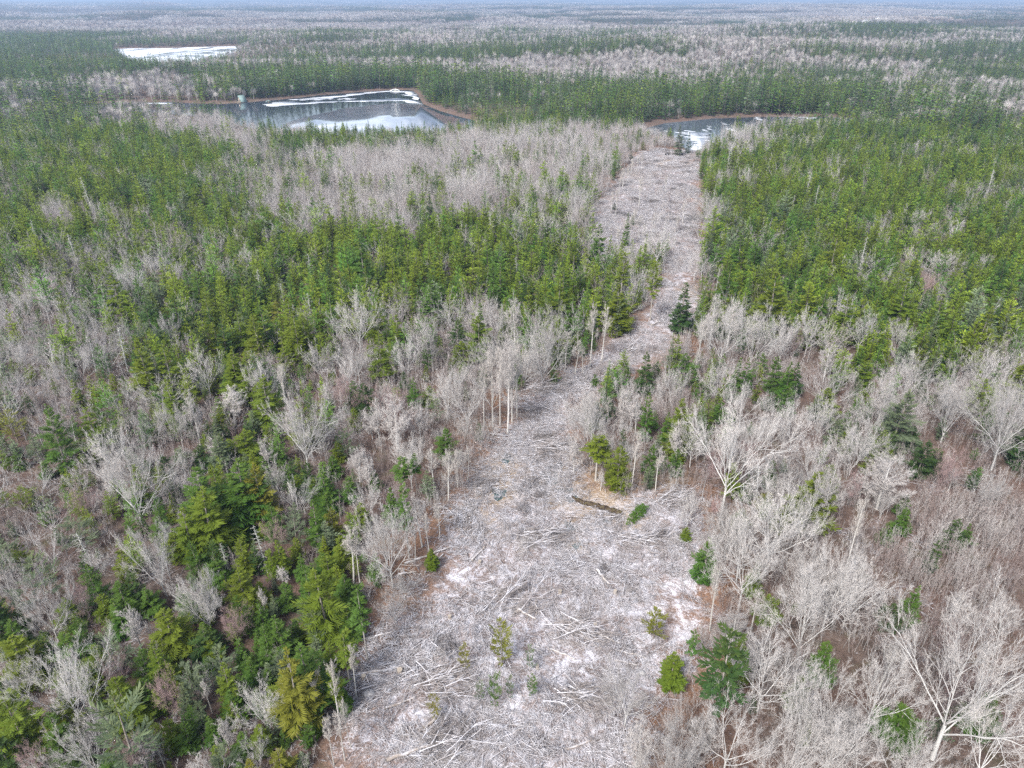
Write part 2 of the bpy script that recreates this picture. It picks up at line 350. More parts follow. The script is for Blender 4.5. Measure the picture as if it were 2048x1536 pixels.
# ------------------------------------------------------------------ tree building kit
def unit(v): return v / (np.linalg.norm(v) + 1e-12)
class MB:
    def __init__(s): s.V = []; s.F = []; s.n = 0; s.gold = []
    def add(s, V, F, gold=None):
        s.V.append(np.asarray(V, float)); s.F.append(np.asarray(F, int) + s.n); s.n += len(V)
        s.gold.append(np.zeros(len(V)) if gold is None else np.asarray(gold, float))
    def tube(s, P, rad_, k=4):
        P = np.asarray(P, float); m = len(P)
        T = np.gradient(P, axis=0); T /= np.linalg.norm(T, axis=1)[:, None] + 1e-12
        ref = np.where(np.abs(T[:, 2:3]) > .9, np.array([[1., 0, 0]]), np.array([[0, 0, 1.]]))
        X = np.cross(T, ref); X /= np.linalg.norm(X, axis=1)[:, None] + 1e-12; Y = np.cross(T, X)
        a = np.arange(k) / k * 2 * math.pi
        Vt = P[:, None] + np.asarray(rad_)[:, None, None] * (np.cos(a)[None, :, None] * X[:, None] + np.sin(a)[None, :, None] * Y[:, None])
        i, j = np.meshgrid(np.arange(m - 1), np.arange(k), indexing='ij'); j2 = (j + 1) % k
        a_, b_, c_, d_ = i * k + j, i * k + j2, (i + 1) * k + j2, (i + 1) * k + j
        F = np.concatenate([np.stack([a_, b_, c_], -1).reshape(-1, 3), np.stack([a_, c_, d_], -1).reshape(-1, 3)])
        s.add(Vt.reshape(-1, 3), F)
    def spikes(s, P, D, r, flat=False):
        """many tapering twigs at once: base points, full vectors, base radius"""
        P = np.asarray(P); D = np.asarray(D); n = len(P); r = np.broadcast_to(r, (n,))
        T = D / (np.linalg.norm(D, axis=1)[:, None] + 1e-12)
        ref = np.where(np.abs(T[:, 2:3]) > .9, np.array([[1., 0, 0]]), np.array([[0, 0, 1.]]))
        X = np.cross(T, ref); X /= np.linalg.norm(X, axis=1)[:, None] + 1e-12; Y = np.cross(T, X)
        if flat:
            Vt = np.stack([P - X * r[:, None], P + X * r[:, None], P + D], 1); idx = np.arange(n)[:, None] * 3
            s.add(Vt.reshape(-1, 3), idx + np.array([[0, 1, 2]]), np.ones(n * 3)); return
        vs = [P + r[:, None] * (math.cos(t) * X + math.sin(t) * Y) for t in (0, 2.094, 4.189)] + [P + D]
        Vt = np.stack(vs, 1); idx = np.arange(n)[:, None, None] * 4
        s.add(Vt.reshape(-1, 3), (idx + np.array([[[0, 1, 3], [1, 2, 3], [2, 0, 3]]])).reshape(-1, 3), np.ones(n * 4))
    def blades(s, P, D, wd, sag, gold):
        """needle sprays: roof-shaped leaflets from base P along D, half width wd"""
        n = len(P); L = np.linalg.norm(D, axis=1)[:, None]; T = D / (L + 1e-12)
        X = np.cross(T, np.array([0, 0, 1.])); X /= np.linalg.norm(X, axis=1)[:, None] + 1e-9
        m = P + D * .45
        dn = np.array([0, 0, -1.]) * np.asarray(sag)[:, None]
        Vt = np.stack([P, m + X * wd[:, None] + dn, P + D + dn * .6, m - X * wd[:, None] + dn], 1)
        idx = np.arange(n)[:, None, None] * 4
        s.add(Vt.reshape(-1, 3), (idx + np.array([[[0, 1, 2], [0, 2, 3]]])).reshape(-1, 3), np.repeat(gold, 4))
    def mesh(s, name, mat):
        me = bpy.data.meshes.new(name)
        me_fill(me, np.concatenate(s.V), np.concatenate(s.F)); me.materials.append(mat)
        gl = np.concatenate(s.gold)
        if gl.any() and len(gl) == len(me.vertices):
            a = me.attributes.new('gold', 'FLOAT', 'POINT'); a.data.foreach_set('value', gl.astype(np.float32))
        return me

def rvec(r, n=1):
    v = r.normal(size=(n, 3)); return v / np.linalg.norm(v, axis=1)[:, None]
def limb(r, p, d, L, n, bend, lift):
    P = [np.array(p, float)]; d = unit(np.array(d, float))
    for _ in range(n):
        d = unit(d + rvec(r)[0] * bend + np.array([0, 0, lift])); P.append(P[-1] + d * L / n)
    return np.array(P)
def along(P, t):
    x = t * (len(P) - 1); i = min(int(x), len(P) - 2); f = x - i
    return P[i] * (1 - f) + P[i + 1] * f, unit(P[i + 1] - P[i])
def side_dir(r, d, ang):
    q = rvec(r)[0]; q = unit(q - d * (q @ d)); return unit(d * math.cos(ang) + q * math.sin(ang))

def bare_tree(seed, style='w', lod=0):
    """leafless hardwood of unit height 10 -> (trunk mesh builder, crown mesh builder). Styles: w broad dome, n upright, k tall pole, p bushy twigs"""
    r = np.random.default_rng(seed); tr, cr = MB(), MB(); H = 10.0
    k_s = {0: (6, 5, 4, 3), 1: (5, 4, 3, 3), 2: (3, 3, 3, 3)}[lod]
    tw = [[], []]
    def twigs(P, n, L, up=.25):
        for _ in range(n):
            q, d = along(P, r.uniform(.15, 1)); v = side_dir(r, d, r.uniform(.35, .95)); v = unit(v + np.array([0, 0, up])); l = L * r.uniform(.5, 1.2)
            tw[0].append(q); tw[1].append(v * l)
            if lod == 0:
                for _k in range(3):
                    f = r.uniform(.3, .8); v2 = side_dir(r, v, r.uniform(.4, .9))
                    tw[0].append(q + v * l * f); tw[1].append(v2 * l * r.uniform(.3, .55))
    def branch(p, d, L, rad_, lv):
        n = {1: 6, 2: 4, 3: 3}[lv] if lod == 0 else {1: 4, 2: 2, 3: 1}[lv]
        P = limb(r, p, d, L, n, {1: .16, 2: .22, 3: .28}[lv] if lod == 0 else .15, {'w': .045, 'n': .10, 'k': .1, 'p': .05}[style])
        cr.tube(P, np.linspace(rad_, rad_ * .28, len(P)) * (.58 if lod < 2 else .9), k_s[lv])
        if lv == 3 or (lod == 2 and lv == 2): twigs(P, {0: 10, 1: 7, 2: 6}[lod], L * (.7 if lod < 2 else .7)); return
        if lv == 2 and lod == 1: twigs(P, 6, L * .55)
        nb = {0: {1: 7, 2: 5}, 1: {1: 5, 2: 2}, 2: {1: 2, 2: 0}}[lod][lv]
        for t in np.linspace(.28, 1, nb):
            q, dd = along(P, min(1, t + r.normal(0, .05)) if t < 1 else 1)
            branch(q, side_dir(r, dd, r.uniform(.35, .85) if t < 1 else .2), L * r.uniform(.38, .6) * (1.15 - .45 * t), rad_ * (.52 - .15 * t), lv + 1)
    lean = np.array([r.normal(0, .05), r.normal(0, .05), 1])
    if style in 'wp':
        fork = H * (r.uniform(.16, .3) if style == 'w' else .1)
        T = limb(r, (0, 0, -.3), lean, fork + .3, 4, .05, 0); tr.tube(T, np.linspace(.21, .16, 5) if style == 'w' else np.linspace(.14, .1, 5), 7 if lod == 0 else 5)
        nl = {0: 7, 1: 6, 2: 6}[lod] + int(r.integers(0, 2)); a0 = r.random() * 6.28
        for q in range(nl):
            a = a0 + q * 2.4; sp = r.uniform(.35, 1.15) if q else .12
            if style == 'p': sp *= .75
            d = np.array([math.sin(sp) * math.cos(a), math.sin(sp) * math.sin(a), math.cos(sp)])
            st = T[-1] if q % 2 else T[-2]
            branch(st, d, (H - st[2]) * r.uniform(.86, 1.02) / (math.cos(sp) * .35 + .65), .125 if style == 'w' else .06, 1)
    else:
        T = limb(r, (0, 0, -.3), lean, H * .98, 9, .035 if style == 'k' else .06, .02)
        rr_ = np.linspace(.15 if style == 'k' else .2, .03, 10); tr.tube(T, rr_, 6 if lod == 0 else 4)
        t0 = .5 if style == 'k' else .22; nb = {0: 20, 1: 12, 2: 9}[lod]
        for t in np.linspace(t0, .97, nb):
            q, dd = along(T, t); L = H * (.24 if style == 'k' else .36) * (1.15 - t * .75) * r.uniform(.7, 1.2)
            branch(q, side_dir(r, dd, r.uniform(.4, .8)), L, .055 * (1.25 - t), 2 if lod else (1 if style == 'n' and t < .6 else 2))
    if tw[0]: cr.spikes(tw[0], tw[1], {0: .0105, 1: .021, 2: .05}[lod], flat=lod == 2)
    return tr, cr

def conifer(seed, H=10.0, Rb=2.2, base=.12, layers=15, nb=9, blades=9, droop=.25, irr=.12, bw=.16, power=.85, lod=0, tuft=False, up=0.0):
    r = np.random.default_rng(seed); tr, cr = MB(), MB()
    lean = np.array([r.normal(0, .02), r.normal(0, .02), 1])
    T = limb(r, (0, 0, -.3), lean, H + .1, 6, .01, .02); tr.tube(T, np.linspace(.16, .015, 7), 6 if lod == 0 else 3)
    P, D, W, S, G = [], [], [], [], []
    for i, t in enumerate(np.linspace(base, .985, layers)):
        x = (t - base) / (1 - base); Rr = Rb * ((1 - x) ** power) * min(1, .55 + 2.2 * x) * (1 + r.normal(0, irr * .7)) + .12
        n = max(3, int(round(nb * (1 - .45 * x))))
        a0 = r.random() * 6.28
        for k in range(n):
            if r.random() < irr * .55: continue
            a = a0 + k * 6.283 / n + r.normal(0, .18); l = Rr * r.uniform(1 - irr * 2.2, 1 + irr * 1.4)
            pitch = .55 * x - droop * (1 - x) + r.normal(0, .1)
            o, _ = along(T, np.clip(t + r.normal(0, .034), 0, 1))
            d = np.array([math.cos(a) * math.cos(pitch), math.sin(a) * math.cos(pitch), math.sin(pitch)])
            sidev = np.array([-math.sin(a), math.cos(a), 0])
            m = blades if l > .7 else max(3, blades // 2)
            ts = np.linspace(.22, .92, m)
            for q, tt in enumerate(ts):
                s = 1 if q % 2 else -1
                p = o + d * l * tt + np.array([0, 0, -.22 * l * droop * 2 * tt * tt + (.1 * l * tt ** 3)])
                if tuft and tt < .45: continue
                bl = (.5 * l * (1 - .55 * tt) + .16) * r.uniform(.75, 1.2)
                dv = unit(d * .75 + sidev * s * r.uniform(.45, .95) + np.array([0, 0, r.normal(.0, .16) + up + (.25 if tuft else 0)])) * bl
                P.append(p); D.append(dv); W.append(bw * (.6 + .4 * l / Rb) * r.uniform(.8, 1.3)); S.append(.05 + .08 * r.random()); G.append(max(0, x - .15 + r.normal(0, .15)) * (.4 + .6 * tt))
            p = o + d * l * .8; P.append(p); D.append(d * l * .3 + np.array([0, 0, -.03])); W.append(bw * .8); S.append(.06); G.append(x)
    for k in range(4):
        P.append(T[-1] - np.array([0, 0, .25 + .12 * k])); D.append(np.array([math.cos(k * 1.6) * .12, math.sin(k * 1.6) * .12, .5])); W.append(.07); S.append(.02); G.append(1.)
    cr.blades(np.array(P), np.array(D), np.array(W), np.array(S), np.clip(np.array(G), 0, 1))
    return tr, cr

def snag(seed):
    r = np.random.default_rng(seed); tr, cr = MB(), MB(); H = 10
    T = limb(r, (0, 0, -.3), (r.normal(0, .04), r.normal(0, .04), 1), H, 7, .03, .02); tr.tube(T, np.linspace(.17, .03, 8), 6)
    B, D = [], []
    for t in np.linspace(.2, .98, 60):
        q, _ = along(T, t); a = r.random() * 6.28; l = (1.0 - .75 * t) * 2.0 * r.uniform(.4, 1.1) + .15
        d = np.array([math.cos(a), math.sin(a), -.25 + .35 * t]); P = limb(r, q, d, l, 3, .12, -.03); cr.tube(P, np.linspace(.04, .015, 4), 3)
        for _ in range(9):
            o, dd = along(P, r.uniform(.2, 1)); B.append(o); D.append(side_dir(r, dd, r.uniform(.4, 1.1)) * l * r.uniform(.2, .45))
    cr.spikes(B, D, .022); return tr, cr

def pair(name, t):
    return t[0].mesh('trunk', M_BARK), t[1].mesh('crown', M_FOL if name == 'c' else M_TWIG)
# near prototypes (mesh data shared by every copy)
SPRUCE = [pair('c', conifer(100 + k, Rb=rb, base=bs, layers=ly + 4, nb=nb + 1, blades=22, bw=.072, droop=dr * .7, irr=ir, power=pw, up=.14)) for k, (rb, bs, ly, nb, dr, ir, pw) in enumerate([
    (2.0, .08, 13, 9, .28, .16, .9), (2.5, .06, 12, 9, .34, .18, .85), (1.6, .10, 14, 8, .34, .17, 1.0), (2.9, .08, 11, 10, .24, .2, .8), (1.3, .08, 15, 7, .38, .18, 1.0), (2.2, .15, 12, 8, .34, .24, .8), (1.8, .1, 12, 8, .24, .22, .85)])]
POLE = [pair('c', conifer(130 + k, Rb=1.5, base=.5 + .06 * k, layers=12, nb=8, blades=14, bw=.09, droop=.2, irr=.28, power=.6)) for k in range(3)]
PINE = [pair('c', conifer(140 + k, Rb=2.5, base=.22, layers=13, nb=8, blades=16, droop=-.12, irr=.3, bw=.085, power=.55, tuft=True)) for k in range(4)]
BROAD = [pair('b', bare_tree(200 + k, 'w')) for k in range(8)]
UPRT = [pair('b', bare_tree(220 + k, 'n')) for k in range(5)]
BIRCH = [pair('b', bare_tree(240 + k, 'k')) for k in range(5)]
BUSHY = [pair('b', bare_tree(260 + k, 'p')) for k in range(3)]
SNAG = [pair('b', snag(280 + k)) for k in range(4)]
def width_of(me):
    co = np.empty(len(me.vertices) * 3, np.float32); me.vertices.foreach_get('co', co); co = co.reshape(-1, 3)
    return float(np.percentile(np.hypot(co[:, 0], co[:, 1]), 95)) * 2
WID = {id(p[1]): width_of(p[1]) for L in (SPRUCE, POLE, PINE, BROAD, UPRT, BIRCH, BUSHY, SNAG) for p in L}

HUE = {'o': (.088, .128, .010), 'g': (.048, .104, .014), 'd': (.026, .060, .014), 'b': (.088, .118, .066), 'y': (.128, .128, .014)}
HNAME = {'o': 'olive green', 'g': 'fresh green', 'd': 'dark green', 'b': 'grey-green', 'y': 'golden green'}
BHUE = {'w': (.50, .49, .475), 'n': (.46, .445, .43), 'k': (.48, .46, .43), 'p': (.27, .20, .195), 's': (.42, .42, .39)}

THINGS = []   # (empty, kind noun, colour words, size value, xy)
def place(kind, pr, x, y, H, wid, hue, zrot=None, tint=1.0):
    z = float(ground_z(np.array([x]), np.array([y]))[0][0])
    name = {'c': 'spruce_tree', 'q': 'pine_tree', 'o': 'pole_spruce', 'w': 'hardwood_tree', 'n': 'hardwood_tree', 'k': 'birch_tree', 'p': 'bushy_hardwood', 's': 'dead_spruce'}[kind]
    e = bpy.data.objects.new(name, None); COL.objects.link(e); e.location = (x, y, z - .1)
    s = H / 10.0; sw = wid / WID[id(pr[1])] if wid else s
    sw = min(max(sw, .6 * s), 1.8 * s)
    e.scale = (sw, sw, s); e.rotation_euler = (0, 0, rng.random() * 6.28 if zrot is None else zrot)
    t = bpy.data.objects.new('trunk', pr[0]); c = bpy.data.objects.new('crown', pr[1])
    for o in (t, c): COL.objects.link(o); o.parent = e
    if kind in 'cqo':
        c.color = (*HUE[hue], 1); t.color = (.22, .19, .165, 1) if kind != 'o' else (.33, .30, .27, 1)
    else:
        h = np.array(BHUE[kind]) * tint; c.color = (*h, 1); t.color = (*(h * (1.0 if kind != 'p' else 1.4)), 1)
    THINGS.append((e, kind, hue, H, wid or WID[id(pr[1])] * s, x, y))
    return e
def solve(u, top, bot, zf):
    """ground spot and height of a tree seen from its tip row to a lower row that sits at the fraction zf of its height"""
    H = 8.0
    for _ in range(12):
        p = at(u, bot, zf * H)
        d = p[1] * FW[1] + (zf * H - CAMH) * FW[2]
        a = (768 - top) / FPX                       # solve (y*UPy + (z-c)*UPz) = a*(y*FWy + (z-c)*FWz)
        zc = p[1] * (a * FW[1] - UP[1]) / (UP[2] - a * FW[2])
        H = .5 * H + .5 * (zc + CAMH)
    return p[0], p[1], max(1.2, H)
def side(u, x): return x
TAKEN = []; BOXES = []
def put(kind, u, top, bot, wpx, hue='o', zf=None, variant=None, tint=1.0):
    zf = {'c': .16, 'q': .3, 'o': .0, 'w': .13, 'n': .08, 'k': 0.0, 'p': .05, 's': .1}[kind] if zf is None else zf
    x, y, H = solve(u, top, bot, zf)
    dep = y * FW[1] + (.5 * H - CAMH) * FW[2]; wid = wpx / FPX * dep * (1.2 if kind in 'cq' else .95)
    L = {'c': SPRUCE, 'q': PINE, 'o': POLE, 'w': BROAD, 'n': UPRT, 'k': BIRCH, 'p': BUSHY, 's': SNAG}[kind]
    # pick the prototype whose proportions are nearest
    sc = [abs(math.log((wid / H) / (WID[id(p[1])] / 10.0))) + rng.random() * .35 for p in L]
    pr = L[int(np.argmin(sc))] if variant is None else L[variant % len(L)]
    TAKEN.append((x, y, max(1.3, wid * .36)))
    BOXES.append((u, top, bot, wpx, dep))
    return place(kind, pr, x, y, H, wid, hue, tint=tint)

# ------------------------------------------------------------------ trees surveyed one by one: (sight column, tip row, lowest visible row, crown width, colour)
CON = """198 1130 1205 45 g;260 1165 1225 50 g;279 1148 1215 40 d;307 1180 1225 45 g;373 1168 1225 26 g;352 1212 1292 70 o;420 1243 1302 50 d;172 1235 1292 35 g;48 1222 1262 28 g;40 1245 1297 42 g;
60 1272 1352 86 o;115 1265 1335 45 d;158 1263 1330 60 g;204 1293 1350 48 o;297 1300 1357 42 g;333 1285 1367 46 o;430 1273 1312 35 o;465 1320 1402 40 o;415 1310 1342 24 g;262 1355 1432 76 o;222 1395 1455 32 d;
62 1390 1500 92 o;28 1395 1485 52 o;100 1410 1492 46 o;150 1398 1462 50 o;135 1430 1512 52 g;350 1430 1482 40 o;430 1425 1477 30 g;380 1445 1492 40 g;30 1475 1550 74 d;5 1335 1402 38 g;8 1270 1312 36 d;
490 1132 1212 62 o;530 1197 1257 30 g;577 1165 1212 36 g;622 1130 1212 32 g;655 1134 1252 82 o;660 1104 1162 42 o;702 1205 1267 54 g;566 1230 1302 50 g;595 1232 1277 28 g;540 1245 1312 38 g;490 1280 1322 26 g;
497 1298 1342 24 g;510 1310 1357 35 g;598 1298 1436 76 y;663 1280 1332 36 o;486 1345 1402 32 g;538 1330 1367 28 g;525 1443 1492 40 o;567 1493 1545 48 y;507 1518 1565 36 y;570 1455 1482 20 g;470 1400 1442 40 o;690 1365 1412 28 g;
56 793 816 18 g;14 862 907 26 g;495 858 917 60 o;462 880 917 36 o;425 978 1088 86 o;360 1065 1112 40 o;400 1080 1147 36 g;330 1012 1077 42 g;432 1072 1112 24 g;258 1083 1162 34 o;305 922 962 22 g;330 930 982 26 o;360 900 927 18 g;
405 890 932 36 d;348 975 1002 32 d;40 905 937 24 g;98 930 957 24 g;440 1120 1162 46 g;480 1058 1092 30 g;495 1078 1142 40 o;524 928 1032 58 y;620 925 987 36 d;677 880 917 27 o;668 908 947 30 g;655 945 1002 44 g;660 990 1027 60 g;
567 918 957 24 g;597 955 987 40 o;553 1010 1072 36 g;637 1000 1087 32 g;668 1017 1072 34 y;567 1080 1142 32 o;597 1080 1122 26 o;606 1108 1157 26 g;703 955 1002 28 g;752 938 972 26 g;785 977 1042 30 g;890 853 907 40 g;710 811 852 24 o;
538 750 842 62 o;735 760 817 40 d;828 752 807 24 g;809 740 772 18 d;862 768 802 30 o;763 663 752 40 o;915 635 692 32 d;1057 598 692 34 g;1115 545 642 42 o;1289 703 777 34 d;1310 723 752 20 d;928 720 742 15 g;1252 723 762 16 g;1190 745 767 13 g;
1289 790 872 26 g;1333 828 877 22 g;1436 802 842 28 g;1298 895 947 30 g;1347 900 947 26 g;1537 923 972 28 g;1527 985 1017 46 y;1407 1073 1152 42 g;1371 1060 1082 20 o;1472 1268 1342 44 o;1640 1275 1347 46 g;1535 1190 1232 42 o;
1809 1171 1242 36 g;1772 1208 1247 42 d;1788 1410 1467 82 g;1953 1385 1447 62 g;1802 988 1027 25 g;1800 1018 1062 30 g;1765 1050 1087 25 g;1900 1038 1092 38 d;1859 1083 1137 24 d;1758 858 907 32 o;1776 897 917 17 o;1835 880 942 40 d;1867 896 937 36 d;
1817 852 890 72 d;2038 820 912 56 d;1706 843 882 26 d;1815 1085 1107 13 d;1464 714 792 26 g;1488 714 777 22 g;1522 703 747 22 g;1546 708 772 32 g;1570 723 792 28 g;1540 780 812 32 d;1567 773 822 30 g;1584 723 782 28 d;1669 623 672 48 o;
1400 760 792 28 g;1368 703 757 42 g;1720 723 772 42 o;1649 776 827 52 o;1717 783 822 42 o;1763 725 757 20 g;1837 728 762 26 d;1885 688 757 36 d;1837 773 802 30 d;1943 666 702 42 o;1977 680 722 58 o;1977 633 667 38 d;1860 628 682 46 g;
1252 424 482 12 g;1265 426 446 8 g;1229 405 418 8 d;1261 303 318 8 d;1357 250 302 16 b;1376 264 300 10 d;485 615 690 34 o;520 625 700 46 o;430 590 650 30 o;560 590 640 28 y;575 670 740 34 o;440 640 700 40 o;600 690 740 40 o"""
for r_ in CON.replace('\n', '').split(';'):
    u, t_, b_, w_, h_ = r_.split(); put('c', float(u), float(t_), float(b_), float(w_), h_)
for u, t_, b_, w_, h_ in [(265, 1396, 1522, 98, 'b'), (235, 1257, 1332, 60, 'b'), (388, 1315, 1377, 46, 'b'), (445, 1288, 1342, 50, 'b'), (455, 1485, 1537, 52, 'b'), (634, 1215, 1267, 36, 'b'), (558, 1288, 1342, 27, 'b'),
                          (545, 1425, 1462, 42, 'b'), (28, 812, 862, 46, 'y'), (85, 1108, 1185, 72, 'b'), (20, 1075, 1142, 54, 'b'), (18, 985, 1012, 32, 'o'), (60, 975, 1012, 42, 'o'), (592, 1025, 1082, 42, 'b'), (695, 855, 902, 36, 'b'),
                          (874, 795, 832, 26, 'b'), (1310, 1215, 1258, 40, 'y'), (140, 870, 905, 40, 'b'), (210, 690, 730, 40, 'b'), (90, 640, 690, 44, 'b'), (300, 640, 690, 44, 'b'), (160, 1040, 1090, 60, 'b'), (1005, 1238, 1305, 40, 'y'), (990, 1348, 1397, 24, 'g'), (960, 1360, 1390, 18, 'b'), (1020, 1355, 1388, 14, 'b'), (1065, 1352, 1384, 18, 'g'), (870, 1385, 1424, 22, 'y'), (1060, 1290, 1330, 20, 'b'), (930, 1290, 1325, 20, 'y')]:
    put('q', u, t_, b_, w_, h_)
for u, t_, b_, w_, h_ in [(736, 1163, 1322, 44, 'g'), (700, 1262, 1375, 46, 'o'), (809, 913, 1010, 40, 'g'), (834, 903, 990, 26, 'g'), (819, 973, 1118, 36, 'g'), (1191, 870, 965, 62, 'o'), (1417, 1250, 1492, 92, 'd'), (1378, 1253, 1345, 26, 'g'),
                          (680, 1330, 1440, 34, 'o'), (1155, 610, 700, 24, 'g'), (1240, 500, 610, 34, 'o'), (1300, 520, 640, 30, 'o'), (1205, 870, 900, 20, 'y')]:
    put('o', u, t_, b_, w_, h_)
WIDE = """615 812 928 122;720 610 692 88;935 772 852 122;817 690 752 82;365 830 892 90;320 832 892 62;230 880 945 72;285 928 1052 90;170 950 992 62;330 1088 1182 98;420 1173 1252 58;60 1162 1232 64;115 1198 1277 98;62 1338 1402 94;
175 1333 1442 90;195 1458 1542 94;520 1488 1535 64;540 1383 1452 84;785 1058 1162 74;740 990 1042 52;600 978 1037 56;1448 848 1005 130;1480 778 848 78;1885 773 872 156;1990 790 922 104;1580 823 892 84;1630 813 882 54;1700 873 942 72;
1340 748 797 72;1590 1000 1092 84;1530 1008 1132 84;1475 1048 1152 94;1480 1098 1202 104;1650 1133 1242 144;1600 1178 1292 104;1690 1148 1242 94;1520 1293 1402 146;1590 1378 1502 134;1740 1328 1442 104;1880 1255 1485 196;1450 1420 1530 110;1650 1440 1560 120;
1960 1420 1540 110;1670 603 662 92;1610 640 707 56;1500 640 722 52;1440 640 722 62;775 392 428 70;1085 648 757 50;1250 1368 1442 62;1790 1480 1580 120;1560 1480 1590 110;420 1180 1255 60;930 840 872 60;640 700 760 60;700 720 780 50;
130 740 790 70;60 700 750 60;180 700 740 50;420 720 790 56;100 560 600 60;60 590 640 60;160 610 650 50;340 640 690 50;1050 690 760 40;1715 645 705 50;1560 655 722 46;1790 660 715 60;1490 345 385 46;1440 345 375 30;1660 345 380 40;1850 428 455 40;1760 470 500 30;1875 515 560 90;1720 550 580 30;1770 552 585 50;1960 520 550 40;1820 290 310 40;1930 300 325 50;190 335 352 36;290 415 445 40;350 410 440 40;275 545 600 24;310 510 555 30;360 530 565 50;500 500 540 40;520 425 455 24;670 410 440 40;545 455 490 40;1380 860 930 46"""
for r_ in WIDE.replace('\n', '').split(';'):
    u, t_, b_, w_ = map(float, r_.split()); put('w', u, t_, b_, w_, 'w', tint=1.12 if u > 1400 and t_ > 1000 else rng.uniform(.85, 1.08))
for u, t_, b_, w_ in [(795, 793, 892, 84), (470, 778, 842, 70), (400, 798, 887, 52), (285, 1218, 1302, 46), (300, 1478, 1545, 62), (460, 1435, 1502, 44), (1755, 918, 1012, 92), (1715, 943, 1007, 52), (1270, 1438, 1545, 72), (1420, 600, 692, 52), (1455, 605, 690, 46),
                      (1015, 678, 850, 50), (760, 800, 880, 50), (840, 810, 880, 46), (1640, 930, 1060, 60), (1560, 955, 1010, 50), (1350, 850, 930, 36), (720, 900, 960, 50), (740, 920, 985, 46), (1030, 600, 690, 40), (1245, 790, 850, 36), (1270, 800, 870, 40)]:
    put('n', u, t_, b_, w_, 'n')
for u, t_, b_, w_ in [(707, 1055, 1170, 40), (720, 1060, 1168, 22), (845, 998, 1097, 46), (870, 903, 988, 40), (897, 905, 1002, 32), (681, 1318, 1452, 24), (690, 1420, 1522, 24), (650, 1338, 1424, 24), (641, 1350, 1440, 20), (712, 1288, 1395, 26), (703, 1400, 1495, 20), (668, 1430, 1530, 22),
                      (985, 700, 852, 26), (1000, 690, 850, 24), (1024, 700, 842, 24), (1034, 690, 832, 26), (968, 720, 855, 22), (1180, 608, 732, 26), (1203, 613, 722, 26), (1165, 690, 745, 26), (1150, 678, 748, 30), (1130, 660, 740, 24), (536, 1178, 1256, 20), (1500, 1180, 1270, 30),
                      (1420, 1130, 1260, 30), (1262, 870, 985, 26), (880, 1010, 1080, 24), (860, 1030, 1110, 22), (915, 900, 975, 22), (935, 890, 960, 20), (1250, 440, 490, 26), (1235, 455, 505, 20), (1275, 430, 480, 20), (1395, 640, 720, 24), (1385, 700, 760, 20), (425, 1360, 1425, 20),
                      (1222, 385, 428, 10), (1231, 380, 434, 10), (1278, 352, 410, 14), (1257, 428, 492, 12), (1267, 418, 488, 12), (1287, 446, 474, 8), (1310, 424, 458, 12), (1365, 400, 442, 12), (1350, 428, 462, 14), (1345, 470, 500, 10), (1262, 318, 350, 10), (1272, 310, 345, 10), (1283, 306, 340, 10), (1330, 350, 385, 12), (1245, 335, 375, 12), (1252, 330, 370, 12), (1238, 345, 385, 12), (1310, 905, 990, 22), (1215, 800, 860, 20), (1690, 1000, 1150, 30), (830, 1040, 1120, 22)]:
    put('k', u, t_, b_, w_, 'k')
for u, t_, b_, w_ in [(180, 1000, 1062, 86), (180, 1188, 1242, 62), (350, 1372, 1432, 50), (480, 1230, 1290, 60), (1700, 960, 1010, 70), (1850, 560, 600, 46), (245, 1330, 1390, 60), (700, 770, 830, 60), (560, 1060, 1110, 40), (90, 1505, 1560, 50), (280, 1500, 1560, 70), (1870, 920, 990, 80)]:
    put('p', u, t_, b_, w_, 'p', tint=1.3)
for u, t_, b_, w_ in [(535, 1048, 1142, 32), (460, 1083, 1152, 20), (185, 1058, 1132, 44), (328, 1460, 1530, 18), (222, 1365, 1402, 20), (983, 425, 480, 22), (760, 690, 750, 20), (1620, 530, 565, 14), (1690, 520, 560, 14), (1525, 440, 480, 14), (1635, 460, 500, 12), (1885, 600, 640, 24), (1910, 605, 650, 20),
                      (1430, 540, 590, 14), (1405, 560, 600, 14), (1020, 640, 700, 20), (890, 600, 650, 20), (255, 660, 740, 34), (330, 620, 660, 22), (620, 575, 640, 24), (1585, 560, 600, 14)]:
    put('s', u, t_, b_, w_, 's')

